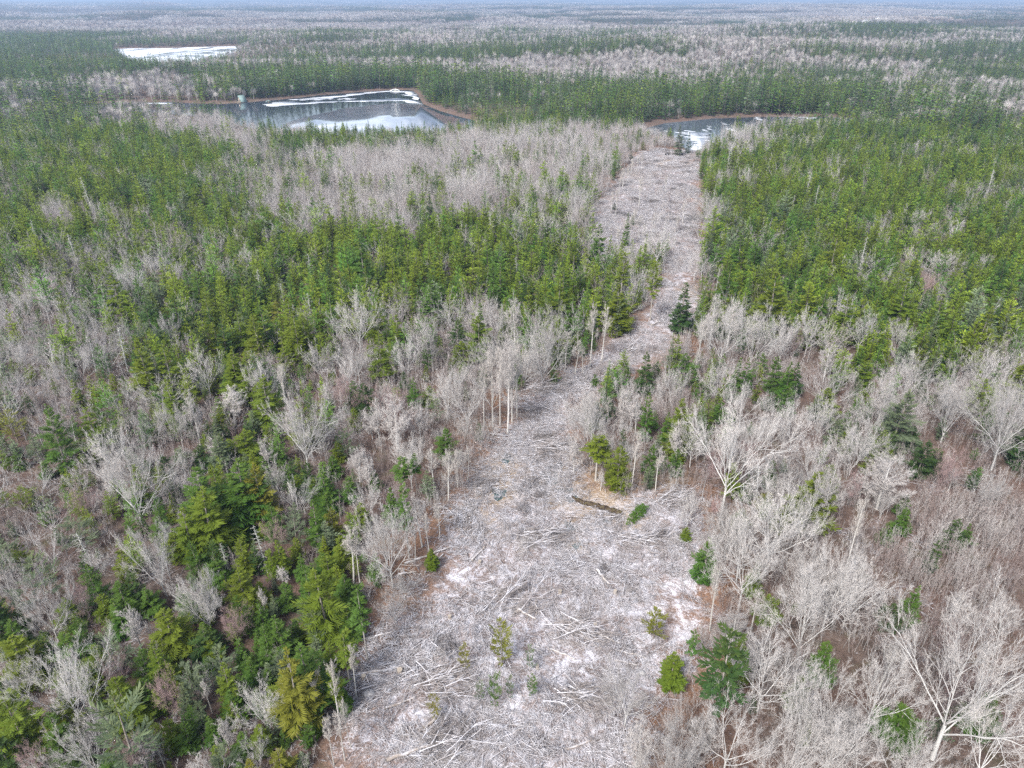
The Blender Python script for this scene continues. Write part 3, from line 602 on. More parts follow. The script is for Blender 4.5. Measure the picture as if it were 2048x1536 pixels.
# ------------------------------------------------------------------ stand map: what grows where, read along bearings and depressions
# 7 dense conifers, 6 mostly conifers, 5 mixed, 4 mostly hardwood, 3 hardwood, 2 sparse lichened bog wood, 1 young thicket, 0 open
ROWS = [
    (0, [4, 4, 4, 4, 4, 5, 5, 4, 4, 4, 4, 4, 4, 4, 4, 4, 5, 5, 4, 4, 4, 4, 4, 4, 4, 4, 4, 4, 4, 4, 4, 4]),
    (15, [5, 5, 4, 4, 5, 5, 4, 4, 4, 4, 3, 4, 4, 4, 4, 5, 5, 5, 4, 4, 4, 4, 4, 4, 5, 5, 4, 4, 3, 3, 4, 4]),
    (30, [6, 6, 6, 5, 5, 5, 5, 4, 4, 4, 4, 4, 6, 6, 6, 5, 5, 5, 6, 6, 6, 6, 5, 4, 4, 4, 4, 5, 6, 6, 4, 4]),
    (45, [7, 7, 7, 7, 5, 5, 4, 4, 4, 4, 5, 5, 6, 6, 6, 4, 4, 3, 3, 3, 3, 3, 3, 3, 3, 4, 6, 6, 6, 5, 5, 5]),
    (60, [7, 7, 7, 7, 4, 3, 3, 3, 4, 5, 5, 5, 5, 4, 3, 3, 3, 3, 4, 4, 3, 3, 3, 3, 3, 6, 6, 7, 7, 6, 6, 6]),
    (75, [7, 7, 7, 7, 7, 5, 7, 7, 7, 7, 6, 4, 3, 3, 3, 3, 3, 5, 5, 4, 4, 4, 4, 4, 3, 3, 3, 3, 3, 3, 6, 6]),
    (90, [7, 7, 7, 7, 7, 7, 7, 3, 3, 3, 3, 3, 3, 4, 7, 7, 4, 3, 3, 3, 3, 4, 4, 6, 6, 6, 6, 3, 3, 6, 6, 6]),
    (105, [7, 7, 7, 7, 7, 4, 3, 3, 3, 3, 3, 3, 3, 6, 7, 4, 3, 3, 3, 3, 3, 3, 3, 3, 3, 3, 3, 6, 6, 6, 6, 6]),
    (120, [7, 7, 7, 7, 7, 4, 3, 3, 5, 7, 7, 4, 4, 4, 5, 3, 3, 3, 3, 3, 3, 3, 3, 3, 3, 3, 3, 3, 3, 6, 6, 6]),
    (135, [7, 7, 7, 4, 4, 3, 5, 5, 7, 7, 7, 7, 7, 5, 4, 3, 3, 3, 3, 3, 3, 3, 3, 3, 3, 3, 3, 3, 3, 4, 6, 6]),
    (150, [7, 7, 4, 4, 3, 3, 5, 5, 7, 7, 7, 7, 7, 6, 5, 6, 4, 4, 6, 4, 6, 4, 6, 6, 6, 4, 4, 3, 3, 6, 6, 5]),
    (165, [7, 7, 6, 4, 3, 3, 6, 6, 7, 7, 7, 7, 7, 6, 6, 7, 7, 6, 7, 6, 7, 6, 7, 6, 7, 7, 7, 6, 6, 6, 6, 5]),
    (180, [7, 7, 7, 4, 4, 6, 6, 6, 6, 6, 5, 5, 6, 7, 7, 6, 7, 7, 7, 7, 7, 7, 7, 7, 7, 7, 7, 6, 6, 6, 6, 6]),
    (200, [4, 7, 7, 4, 4, 4, 6, 5, 5, 5, 5, 5, 6, 7, 7, 7, 6, 7, 7, 6, 7, 7, 6, 7, 6, 6, 6, 6, 6, 6, 6, 5]),
    (220, [5, 6, 4, 3, 3, 3, 3, 3, 3, 3, 4, 4, 4, 4, 6, 6, 6, 6, 4, 6, 5, 4, 4, 4, 4, 4, 4, 4, 4, 4, 6, 6]),
    (240, [5, 7, 7, 7, 6, 4, 3, 3, 7, 7, 7, 7, 7, 6, 4, 4, 4, 4, 3, 3, 3, 3, 3, 5, 7, 7, 7, 7, 7, 7, 7, 7]),
    (265, [7, 7, 7, 7, 7, 7, 4, 3, 6, 7, 7, 6, 4, 4, 3, 3, 3, 3, 3, 3, 3, 4, 4, 3, 6, 7, 7, 7, 7, 7, 7, 7]),
    (290, [7, 7, 7, 7, 7, 7, 7, 5, 4, 3, 3, 3, 3, 3, 3, 3, 3, 3, 3, 3, 3, 3, 6, 7, 7, 7, 6, 7, 7, 7, 7, 7]),
    (320, [7, 7, 7, 7, 7, 7, 7, 4, 4, 3, 3, 3, 3, 3, 3, 3, 3, 3, 3, 3, 3, 3, 7, 7, 6, 6, 7, 7, 7, 7, 7, 7]),
    (350, [6, 6, 6, 6, 6, 6, 6, 5, 4, 3, 3, 3, 3, 5, 3, 3, 3, 3, 5, 3, 3, 3, 7, 7, 7, 7, 7, 7, 7, 6, 6, 6]),
    (400, [7, 5, 6, 6, 6, 7, 7, 7, 7, 4, 4, 4, 4, 7, 7, 7, 6, 6, 4, 3, 3, 3, 7, 7, 7, 7, 7, 7, 7, 7, 7, 7]),
    (450, [6, 6, 6, 6, 6, 6, 6, 6, 7, 7, 7, 7, 7, 7, 7, 7, 7, 7, 5, 3, 4, 4, 7, 7, 7, 7, 7, 7, 7, 7, 7, 7]),
    (500, [5, 5, 5, 6, 6, 6, 6, 7, 7, 7, 7, 7, 7, 7, 7, 7, 7, 7, 6, 6, 6, 5, 7, 7, 7, 7, 6, 6, 6, 5, 7, 7]),
    (560, [2, 5, 5, 6, 6, 6, 6, 7, 7, 7, 7, 6, 6, 6, 6, 6, 7, 7, 6, 6, 5, 4, 7, 7, 7, 7, 7, 7, 7, 7, 7, 7]),
    (620, [2, 2, 5, 5, 6, 6, 6, 6, 7, 7, 5, 4, 4, 4, 4, 4, 6, 6, 6, 6, 3, 3, 3, 3, 3, 4, 4, 6, 7, 7, 7, 7]),
    (680, [2, 2, 5, 5, 6, 6, 6, 6, 5, 5, 4, 3, 3, 3, 4, 3, 3, 4, 4, 4, 4, 4, 5, 4, 3, 3, 4, 4, 4, 4, 5, 5]),
    (740, [2, 2, 5, 5, 5, 6, 5, 6, 6, 5, 4, 3, 3, 3, 3, 3, 3, 4, 4, 4, 5, 5, 4, 6, 3, 3, 4, 4, 3, 3, 3, 3]),
    (800, [2, 5, 5, 4, 4, 4, 5, 5, 4, 5, 4, 4, 3, 3, 3, 3, 4, 4, 4, 4, 4, 6, 4, 3, 3, 3, 3, 4, 4, 3, 3, 3]),
    (860, [2, 2, 5, 4, 4, 5, 5, 6, 4, 5, 4, 4, 3, 3, 3, 3, 4, 4, 4, 4, 4, 4, 3, 3, 3, 4, 4, 3, 3, 3, 4, 1]),
    (920, [2, 2, 5, 5, 4, 5, 6, 6, 5, 6, 4, 4, 3, 3, 3, 3, 4, 4, 4, 4, 0, 3, 3, 4, 4, 3, 1, 1, 1, 1, 1, 1]),
    (980, [2, 2, 2, 2, 5, 4, 6, 7, 7, 6, 6, 4, 3, 3, 3, 3, 0, 0, 0, 0, 3, 3, 3, 3, 1, 1, 1, 1, 1, 1, 1, 1]),
    (1040, [2, 2, 2, 2, 5, 6, 6, 7, 6, 6, 6, 5, 3, 3, 3, 3, 0, 0, 0, 0, 0, 3, 3, 3, 1, 1, 1, 1, 1, 1, 1, 1]),
    (1100, [2, 2, 2, 5, 4, 6, 7, 7, 6, 6, 6, 3, 3, 3, 3, 3, 0, 0, 0, 0, 4, 3, 3, 3, 3, 1, 1, 1, 1, 1, 1, 1]),
    (1160, [4, 5, 5, 6, 7, 7, 6, 7, 7, 6, 6, 3, 3, 3, 3, 3, 0, 0, 0, 0, 3, 3, 3, 3, 3, 3, 3, 1, 1, 1, 1, 1]),
    (1220, [4, 6, 7, 7, 5, 6, 7, 7, 7, 6, 3, 3, 3, 3, 3, 3, 0, 0, 0, 0, 3, 3, 3, 3, 3, 3, 3, 1, 1, 1, 1, 1]),
    (1280, [6, 7, 7, 7, 6, 7, 7, 7, 7, 6, 5, 3, 3, 3, 3, 3, 0, 0, 0, 0, 4, 3, 3, 3, 3, 3, 3, 3, 3, 1, 1, 1]),
    (1340, [5, 7, 5, 7, 6, 6, 5, 7, 6, 6, 3, 3, 3, 3, 3, 3, 0, 0, 0, 0, 3, 3, 3, 3, 3, 3, 3, 3, 3, 3, 1, 1]),
    (1400, [7, 7, 7, 7, 7, 5, 6, 6, 6, 6, 3, 3, 3, 3, 3, 3, 0, 0, 0, 0, 3, 3, 3, 3, 3, 3, 3, 3, 3, 3, 3, 1]),
    (1470, [7, 7, 5, 7, 7, 6, 5, 5, 6, 6, 3, 3, 3, 3, 3, 3, 0, 0, 0, 0, 3, 3, 3, 3, 3, 3, 3, 3, 3, 3, 3, 3]),
]
KINDS = '.BLHhmcC'
RB = np.array([r_[0] for r_ in ROWS]); MAP = np.array([[ord(KINDS[q]) for q in r_[1]] for r_ in ROWS])
def stand(x, y, z):
    u, v, dep = sight(x, y, z + 6.0)
    u = u + 34 * vnoise(x / 16 + 7, y / 16) + 20 * vnoise(x / 5, y / 5 + 3)
    k = np.clip(np.abs(v) / 700, .012, 1)
    v = v + (40 * vnoise(x / 19, y / 19 + 31) + 14 * vnoise(x / 6 + 5, y / 6)) * k
    ri = np.clip(np.searchsorted(RB, v, side='right') - 1, 0, len(RB) - 1); ci = np.clip((u // 64).astype(int), 0, 31)
    return MAP[ri, ci], u, v
PCON = {ord('C'): .95, ord('c'): .79, ord('m'): .60, ord('h'): .40, ord('H'): .12, ord('L'): .46, ord('B'): .02, ord('.'): .15}
def jgrid(r0, r1, sp, half=46):
    """jittered spots in a ring sector ahead"""
    n = int(2 * r1 / sp) + 2
    X, Y = np.meshgrid((np.arange(n) - n / 2) * sp, np.arange(int(r1 / sp) + 2) * sp)
    X = X + rng.uniform(-.48, .48, X.shape) * sp; Y = Y + rng.uniform(-.48, .48, Y.shape) * sp
    X, Y = X.ravel(), Y.ravel(); r_ = np.hypot(X, Y); a = np.degrees(np.arctan2(X, Y))
    k = (r_ > r0) & (r_ < r1) & (np.abs(a) < half); return X[k], Y[k]
taken = np.array(TAKEN)
conP, hwP = [], []   # columns x y z H width hue/style apparent
for r0, r1, sp in [(34, 130, 2.75), (130, 420, 2.8), (420, 900, 4.2), (900, 1700, 6.2)]:
    x, y = jgrid(r0, r1, sp); z, s = ground_z(x, y)
    k = (s > (2.5 if r0 < 400 else 3)); x, y, z = x[k], y[k], z[k]
    k = sdist(np.stack([x, y], 1), STRIP) > .6 - 5 * np.clip(vnoise(x / 7 + 61, y / 7), 0, 1); x, y, z = x[k], y[k], z[k]
    if r0 < 420:
        ok = np.ones(len(x), bool)
        for tx, ty, tr_ in TAKEN: ok &= (x - tx) ** 2 + (y - ty) ** 2 > tr_ ** 2
        x, y, z = x[ok], y[ok], z[ok]
    st, u, v = stand(x, y, z)
    pc = np.array([PCON[c_] for c_ in range(256) if False] or [0.0])
    pcon = np.zeros(len(x)); keep = np.ones(len(x))
    for ch, p_ in PCON.items(): pcon[st == ch] = p_
    keep[st == ord('L')] = .95; keep[st == ord('B')] = .10; keep[st == ord('.')] = .12; keep[st == ord('H')] = np.where(np.hypot(x, y)[st == ord('H')] < 150, .70, .8); keep[st == ord('h')] = .92
    k = rng.random(len(x)) < keep; x, y, z, st, u, v, pcon = x[k], y[k], z[k], st[k], u[k], v[k], pcon[k]
    pcon = np.where((st == ord('H')) & (np.hypot(x, y) > 150), .17, pcon)
    clump = (.3 + .2 * np.clip((np.hypot(x, y) - 130) / 60, 0, 1)) * vnoise(x / (9 + .03 * np.hypot(x, y)) + 40, y / 10) * np.where((pcon > .15) & (pcon < .85), 1, .45)
    clump = clump + np.clip((np.hypot(x, y) - 380) / 150, 0, 1) * (.04 + .75 * vnoise(x / 130 + 9, y / 75 + 2))
    pcon = np.where(np.hypot(x, y) > 420, np.clip((pcon + clump - .5) * 1.6 + .5, .04, .96) - clump, pcon)
    isc = rng.random(len(x)) < pcon + clump
    Hc = rng.normal(7.0, 1.9, len(x)) + np.clip((np.hypot(x, y) - 350) / 150, 0, 1) * rng.gamma(2.5, 1.0, len(x))
    Hc = np.where(st == ord('L'), Hc * .72, Hc); Hc = np.where(v < 60, Hc * 1.1, Hc)
    Hh = rng.normal(6.2, 1.2, len(x)) + np.clip((np.hypot(x, y) - 350) / 250, 0, 1) * 2.2
    Hh = Hh * np.where(pcon > .5, .88, 1)
    nearshore = np.zeros(len(x), bool)
    for L_ in LAKES: nearshore |= (sdist(np.stack([x, y], 1), L_) < (45 if L_ is not FARLAKE else 90)) & (np.hypot(x, y) < np.hypot(*L_.mean(0))) & ((L_ is not LAKE) | (sight(x, y, 0)[0] > 470)) & ((L_ is not POND) | (sight(x, y, 0)[0] < 1420))
    farshore = np.zeros(len(x), bool)
    for L_ in (LAKE, POND): farshore |= (sdist(np.stack([x, y], 1), L_) < 70) & (np.hypot(x, y) > np.hypot(*L_.mean(0)))
    Hc = np.where(farshore, Hc * 1.35, Hc)
    Hh = np.where(nearshore, Hh * .62, Hh); Hc = np.where(nearshore, Hc * .72, Hc)
    Hh = np.where(st == ord('L'), Hh * .74, Hh)
    gs = sp / 3.4
    for q in range(0): pass
    dropped = (~isc) & (pcon > .72) & (rng.random(len(x)) < .15)
    hue_r = rng.random(len(x)) + .25 * vnoise(x / 30, y / 30)
    nearw = np.clip((np.hypot(x, y) - 330) / 200, 0, 1)
    hue = np.where(hue_r < .60 - .40 * nearw, 0, np.where(hue_r < .88 - .33 * nearw, 1, np.where(hue_r < .95, 2, 3)))
    hue = np.where((st == ord('L')) & (rng.random(len(x)) < .6), 3, hue)
    for q in (isc, ~isc & ~dropped):
        Hx = np.where(isc, Hc, Hh)[q]; Hx = np.clip(Hx, 3.5, 20)
        wd = Hx * np.where(isc, rng.normal(.46, .08, len(x)), rng.normal(.60, .10, len(x)))[q] * (1 if r0 < 420 else min(gs, 1.35))
        app = Hx / np.hypot(np.hypot(x[q], y[q]), CAMH)
        au = (768 - 0)
        inside = (u[q] > -60) & (u[q] < 2110) & (v[q] > -50) & (v[q] < 1600)
        rec = np.stack([x[q], y[q], z[q], Hx, wd, hue[q].astype(float), st[q].astype(float), np.where(inside, app, 0)], 1)
        if r0 < 130:                    # leave the surveyed trees in view: nothing unsurveyed right in front of them
            uu, vv, dd = sight(rec[:, 0], rec[:, 1], rec[:, 2] + rec[:, 3] * .6); low = np.zeros(len(rec), bool); hw_ = rec[:, 4] / 2 / dd * FPX
            for bu, bt, bb, bw_, bd in BOXES: low |= (np.abs(uu - bu) < bw_ * .45 + hw_ * .35) & (vv > bt - 5) & (vv < bb + 40 * 90 / np.maximum(bd, 40)) & (dd < bd + 1)
            rec = rec[~(low & (rng.random(len(rec)) < .3))]
            uu, vv, dd = sight(rec[:, 0], rec[:, 1], rec[:, 2] + rec[:, 3] * .6); low = np.zeros(len(rec), bool); hw_ = rec[:, 4] / 2 / dd * FPX
            for bu, bt, bb, bw_, bd in BOXES: low |= (np.abs(uu - bu) < bw_ * .45 + hw_ * .35) & (vv > bt - 5) & (vv < bb + 40 * 90 / np.maximum(bd, 40)) & (dd < bd + 1)
            rec[low, 3] *= .52; rec[low, 4] *= .62
        (conP if q is isc else hwP).append(rec)
conP = np.concatenate(conP); hwP = np.concatenate(hwP)
def n_of(nm): return sum(1 for t_ in THINGS if t_[1] in nm)
conP = conP[np.argsort(-conP[:, 7])]; hwP = hwP[np.argsort(-hwP[:, 7])]
nc = 296 - n_of('c'); nh = 296 - n_of('wn')
for rec in conP[:nc]:
    h_ = 'ogdb'[int(rec[5])]
    if rec[6] == ord('L') and rng.random() < .5: place('q', PINE[int(rng.integers(len(PINE)))], rec[0], rec[1], rec[3], rec[4] * 1.2, 'b')
    else: place('c', SPRUCE[int(rng.integers(len(SPRUCE)))], rec[0], rec[1], rec[3], rec[4], h_)
for rec in hwP[:nh]:
    q = rng.random(); L_ = rec[6] == ord('L')
    if q < .55: place('w', BROAD[int(rng.integers(len(BROAD)))], rec[0], rec[1], rec[3], rec[4], 'w', tint=rng.uniform(.75, 1.05))
    elif q < .80: place('n', UPRT[int(rng.integers(len(UPRT)))], rec[0], rec[1], rec[3], rec[4] * .8, 'n', tint=rng.uniform(.8, 1.1))
    elif q < .92: place('p', BUSHY[int(rng.integers(len(BUSHY)))], rec[0], rec[1], rec[3] * .7, rec[4] * .8, 'p', tint=rng.uniform(.9, 1.5))
    else: place('k', BIRCH[int(rng.integers(len(BIRCH)))], rec[0], rec[1], rec[3], rec[4] * .5, 'k')
conS, hwS = conP[nc:], hwP[nh:]
rS = np.hypot(conS[:, 0], conS[:, 1]); pickS = np.flatnonzero((rS > 120) & (rS < 330) & (conS[:, 7] > 0)); pickS = pickS[rng.random(len(pickS)) < 60 / max(1, len(pickS))]
for rec in conS[pickS]: place('s', SNAG[int(rng.integers(len(SNAG)))], rec[0], rec[1], rec[3] * 1.05, rec[4] * .55, 's')     # grey dead spruces among the green
conS = np.delete(conS, pickS, 0)

# ------------------------------------------------------------------ masses: the woods past the nearest 300 of each kind, as instanced stuff
def protos(cname, items):
    c = bpy.data.collections.new(cname)
    for k, me in enumerate(items):
        o = bpy.data.objects.new('%s_%03d' % (cname, k), me); c.objects.link(o)
    return c
def join_meshes(builders, mats, name):
    Vs, Fs, mi, gl, n = [], [], [], [], 0
    for mi_, bld in enumerate(builders):
        v = np.concatenate(bld.V); f = np.concatenate(bld.F); Vs.append(v); Fs.append(f + n); n += len(v); mi.append(np.full(len(f), mi_)); gl.append(np.concatenate(bld.gold))
    me = bpy.data.meshes.new(name); me_fill(me, np.concatenate(Vs), np.concatenate(Fs))
    for m in mats: me.materials.append(m)
    mm = np.concatenate(mi).astype(np.int32)
    if len(mm) == len(me.polygons): me.polygons.foreach_set('material_index', mm)
    g_ = np.concatenate(gl)
    if len(g_) == len(me.vertices):
        a = me.attributes.new('gold', 'FLOAT', 'POINT'); a.data.foreach_set('value', g_.astype(np.float32))
    return me
def scatter(name, pts, scl, rot, idx, coll, tint=None, label=None):
    """one stuff object: a point mesh whose points carry instances of the collection's meshes"""
    me = bpy.data.meshes.new(name); n = len(pts)
    me.vertices.add(n); me.vertices.foreach_set('co', np.asarray(pts, np.float32).ravel())
    a = me.attributes.new('scl', 'FLOAT_VECTOR', 'POINT'); a.data.foreach_set('vector', np.asarray(scl, np.float32).ravel())
    a = me.attributes.new('rot', 'FLOAT_VECTOR', 'POINT'); a.data.foreach_set('vector', np.asarray(rot, np.float32).ravel())
    a = me.attributes.new('pick', 'INT', 'POINT'); a.data.foreach_set('value', np.asarray(idx, np.int32))
    if tint is not None:
        a = me.attributes.new('tint', 'FLOAT_COLOR', 'POINT'); a.data.foreach_set('color', np.concatenate([np.asarray(tint, np.float32), np.ones((n, 1), np.float32)], 1).ravel())
    o = bpy.data.objects.new(name, me); COL.objects.link(o); tag(o, kind='stuff')
    if label: o['label'] = label
    ng = bpy.data.node_groups.new(name + '_nodes', 'GeometryNodeTree')
    ng.interface.new_socket('Geometry', in_out='INPUT', socket_type='NodeSocketGeometry'); ng.interface.new_socket('Geometry', in_out='OUTPUT', socket_type='NodeSocketGeometry')
    N = ng.nodes.new; gi = N('NodeGroupInput'); go = N('NodeGroupOutput'); ip = N('GeometryNodeInstanceOnPoints'); ci = N('GeometryNodeCollectionInfo')
    ci.inputs['Collection'].default_value = coll; ci.inputs['Separate Children'].default_value = True; ci.inputs['Reset Children'].default_value = True
    ip.inputs['Pick Instance'].default_value = True
    def att_(nm, typ):
        q = N('GeometryNodeInputNamedAttribute'); q.data_type = typ; q.inputs['Name'].default_value = nm; return next(s_ for s_ in q.outputs if s_.enabled and s_.name == 'Attribute')
    L = ng.links.new
    L(gi.outputs[0], ip.inputs['Points']); L(ci.outputs[0], ip.inputs['Instance'])
    L(att_('pick', 'INT'), ip.inputs['Instance Index']); L(att_('scl', 'FLOAT_VECTOR'), ip.inputs['Scale']); L(att_('rot', 'FLOAT_VECTOR'), ip.inputs['Rotation'])
    L(ip.outputs[0], go.inputs[0])
    md = o.modifiers.new('scatter', 'NODES'); md.node_group = ng
    return o
cm = [conifer(300 + k, Rb=(1.9, 1.5, 2.1, 1.7, 2.0)[k], base=.14, layers=18, nb=9, blades=6, bw=.14, droop=-.05, irr=.3, power=(.85, .75, .65, .95, .7)[k], lod=1, up=.45) for k in range(5)]
cf = [conifer(320 + k, Rb=2.3, base=.1, layers=9, nb=7, blades=1, bw=.40, droop=.05, irr=.2, power=.75, lod=2, up=.4) for k in range(4)]
cmM = [join_meshes(t_, [M_TRUNKS, M_FOLS], 'mid_conifer') for t_ in cm]; cfM = [join_meshes(t_, [M_TRUNKS, M_FOLS], 'far_conifer') for t_ in cf]
def dome(seed):
    r = np.random.default_rng(seed); tr, cr = MB(), MB(); tr.tube(np.array([[0, 0, -.2], [0, 0, 2.5], [r.normal(0, .3), r.normal(0, .3), 5.]]), np.array([.2, .16, .1]), 4)
    n = 190; a = r.random(n) * 6.283; zc = r.uniform(-.15, 1, n); rr_ = np.sqrt(np.clip(1 - zc ** 2, 0, 1)); Rh = 3.3
    d = np.stack([np.cos(a) * rr_ * Rh, np.sin(a) * rr_ * Rh, zc * 6.2], 1) * r.uniform(.75, 1.06, (n, 1)); c0 = np.array([0, 0, 3.6])
    st = c0 + d * r.uniform(.25, .7, (n, 1)); cr.spikes(st, c0 + d + r.normal(0, .25, (n, 3)) + np.array([0, 0, .3]) - st, .065, flat=True); return tr, cr
hm = [bare_tree(340 + k, 'wwnwn'[k], 1) for k in range(5)]; hf = [dome(360 + k) for k in range(4)]
hmM = [join_meshes(t_, [M_TWIGS, M_TWIGS], 'mid_hardwood') for t_ in hm]; hfM = [join_meshes(t_, [M_TWIGS, M_TWIGS], 'far_hardwood') for t_ in hf]
hues = [HUE[k] for k in 'ogdb']
ccol = protos('conifer_kit', cmM + cfM)
HH = [(.45, .44, .43), (.39, .375, .37), (.33, .295, .285), (.50, .49, .475)]
hcol = protos('hardwood_kit', hmM + hfM)
def mass(name, S, coll, nm, nf, wcol, wid0):
    far = np.hypot(S[:, 0], S[:, 1]) > 420; n = len(S)
    idx = np.where(far, nm + rng.integers(0, nf, n), rng.integers(0, nm, n))
    s = S[:, 3] / 10; sw = S[:, 4] / wid0
    scatter(name, np.stack([S[:, 0], S[:, 1], S[:, 2] - .15], 1), np.stack([sw, sw, s], 1), np.stack([rng.normal(0, .03, n), rng.normal(0, .03, n), rng.random(n) * 6.28], 1), idx, coll, wcol)
mass('conifer_forest', conS, ccol, 5, 4, np.array(hues)[conS[:, 5].astype(int)] * rng.normal(1.42, .3, (len(conS), 1)), 4.2)
hw_r = rng.random(len(hwS)) + .35 * vnoise(hwS[:, 0] / 25, hwS[:, 1] / 25 + 60)
mass('hardwood_forest', hwS, hcol, 5, 4, np.array(HH)[np.where(hw_r < .4, 0, np.where(hw_r < .68, 1, np.where(hw_r < .9, 2, 3)))] * (rng.normal(.92, .1, (len(hwS), 1)) + .10 * vnoise(hwS[:, 0] / 14, hwS[:, 1] / 14 + 5)[:, None]), 6.5)

# woods to the horizon, in patches
def patch(seed, con, n=46, half=30):
    r = np.random.default_rng(seed); fo, tw = MB(), MB()
    src = [conifer(400 + seed * 3 + k, Rb=2.2, layers=5, nb=5, blades=1, bw=.6, lod=2)[1] for k in range(2)] if con else [dome(500 + seed * 3 + k)[1] for k in range(2)]
    for _ in range(n):
        s_ = src[int(r.integers(2))]; v = np.concatenate(s_.V); f = np.concatenate(s_.F); a = r.random() * 6.28; sc = r.normal(1.1, .22)
        Rm = np.array([[math.cos(a), -math.sin(a), 0], [math.sin(a), math.cos(a), 0], [0, 0, 1]])
        fo.add(v @ Rm.T * sc * np.array([1.35, 1.35, 1]) + np.array([r.uniform(-half, half), r.uniform(-half, half), 0]), f, np.concatenate(s_.gold))
    return fo.mesh('wood_patch', M_FOLS if con else M_TWIGS)
pcol = protos('far_kit', [patch(k, True) for k in range(3)] + [patch(10 + k, False) for k in range(3)])
px_, py_, ps_ = [], [], []
for r0, r1, sp, sc in [(1650, 4500, 42, 1.0), (4400, 14000, 105, 2.2)]:
    x, y = jgrid(r0, r1, sp, 44); px_.append(x); py_.append(y); ps_.append(np.full(len(x), sc))
x, y, sc = np.concatenate(px_), np.concatenate(py_), np.concatenate(ps_); z, s = ground_z(x, y); st, u, v = stand(x, y, z)
pcon = np.zeros(len(x))
for ch, p_ in PCON.items(): pcon[st == ch] = p_
isc = rng.random(len(x)) < np.clip((pcon * .6 + 1.1 * vnoise(x / 480, y / 210 + 12) + .6 * vnoise(x / 1500, y / 500) - .15) * 1.5 + .5, 0.04, .96)
scatter('far_woodland', np.stack([x, y, z - .5], 1), np.stack([sc, sc, np.minimum(sc, 1.35)], 1), np.stack([0 * x, 0 * x, rng.random(len(x)) * 6.28], 1), np.where(isc, rng.integers(0, 3, len(x)), 3 + rng.integers(0, 3, len(x))), pcol,
        np.where(isc[:, None], np.array(HUE['d']) * rng.uniform(.7, 1.3, (len(x), 1)), np.array(HH)[rng.integers(0, 3, len(x))]))

# ------------------------------------------------------------------ thicket of young stems, undergrowth
def thicket(seed, n=16, h=4.2, spread=1.6):
    r = np.random.default_rng(seed); c = MB(); B, D = [], []
    for _ in range(n):
        p = np.array([r.normal(0, spread * .6), r.normal(0, spread * .6), -.1]); H = h * r.uniform(.5, 1.15)
        P = limb(r, p, (r.normal(0, .13), r.normal(0, .13), 1), H, 4, .06, .02); c.tube(P, np.linspace(.024, .008, 5), 3)
        for _k in range(11):
            o, d = along(P, r.uniform(.3, 1)); l = H * r.uniform(.08, .24); v = side_dir(r, d, r.uniform(.3, .75)); B.append(o); D.append(v * l)
            for _q in range(2): B.append(o + v * l * r.uniform(.3, .8)); D.append(side_dir(r, v, .6) * l * .5)
    c.spikes(B, D, .011); return c.mesh('young_stems', M_TWIGS)
TH = [thicket(600 + k) for k in range(4)]
tcol = protos('thicket_kit', TH)
x, y = jgrid(32, 400, 1.7, 44); z, s = ground_z(x, y); sdv = sdist(np.stack([x, y], 1), STRIP); st, u, v = stand(x, y, z)
kp = np.where(st == ord('B'), .80, np.where(st == ord('L'), .55, np.where(np.isin(st, [ord('H'), ord('h'), ord('m')]), .6, np.where(st == ord('.'), .25, .16))))
kp = kp * np.clip(.75 + .7 * vnoise(x / 7, y / 7 + 77), .15, 1.3)
far_l = (np.hypot(x, y) > 170) & (sdv < 0)
kp = np.where(far_l, np.clip(.12 + .6 * vnoise(x / 8 + 3, y / 12), 0, .45), kp); kp = np.where((sdv < .5) & ~far_l, np.where(sdv > -4, np.clip(.12 + .5 * vnoise(x / 6 + 11, y / 6), 0, .4), np.clip(.02 + .18 * vnoise(x / 6 + 11, y / 6), 0, .1)), kp)
k = (rng.random(len(x)) < kp) & (s > 4); x, y, z, st = x[k], y[k], z[k], st[k]
sdk = sdv[k]; hs_ = np.where(st == ord('B'), rng.uniform(.65, 1.15, len(x)), rng.uniform(.4, .95, len(x))); hs_ = np.where(sdk < .5, hs_ * .65, hs_)
scatter('young_hardwood_thicket', np.stack([x, y, z], 1), np.stack([hs_, hs_, hs_], 1), np.stack([0 * x, 0 * x, rng.random(len(x)) * 6.28], 1), rng.integers(0, 4, len(x)), tcol,
        np.array([(.33, .30, .285), (.44, .42, .405), (.28, .23, .215)])[rng.integers(0, 3, len(x))])

x, y = jgrid(34, 240, 2.3, 44); z, s = ground_z(x, y); sdv = sdist(np.stack([x, y], 1), STRIP); st, u, v = stand(x, y, z)
kp = np.where(st == ord('L'), .26, np.where(np.isin(st, [ord('h'), ord('m')]), .24, np.where(np.isin(st, [ord('c'), ord('C')]), .5, .05))) * np.clip(1 + 1.2 * vnoise(x / 6 + 14, y / 6), .1, 2)
k = (rng.random(len(x)) < kp) & (sdv > 1) & (s > 4); x, y, z = x[k], y[k], z[k]; n_ = len(x); s_ = rng.uniform(.18, .5, n_); sw_ = s_ * rng.uniform(1.0, 1.5, n_)
scatter('young_conifers', np.stack([x, y, z - .05], 1), np.stack([sw_, sw_, s_], 1), np.stack([0 * x, 0 * x, rng.random(n_) * 6.28], 1), rng.integers(0, 5, n_), ccol, np.array(hues)[rng.choice(4, n_, p=[.35, .35, .1, .2])] * rng.normal(1.1, .2, (n_, 1)))

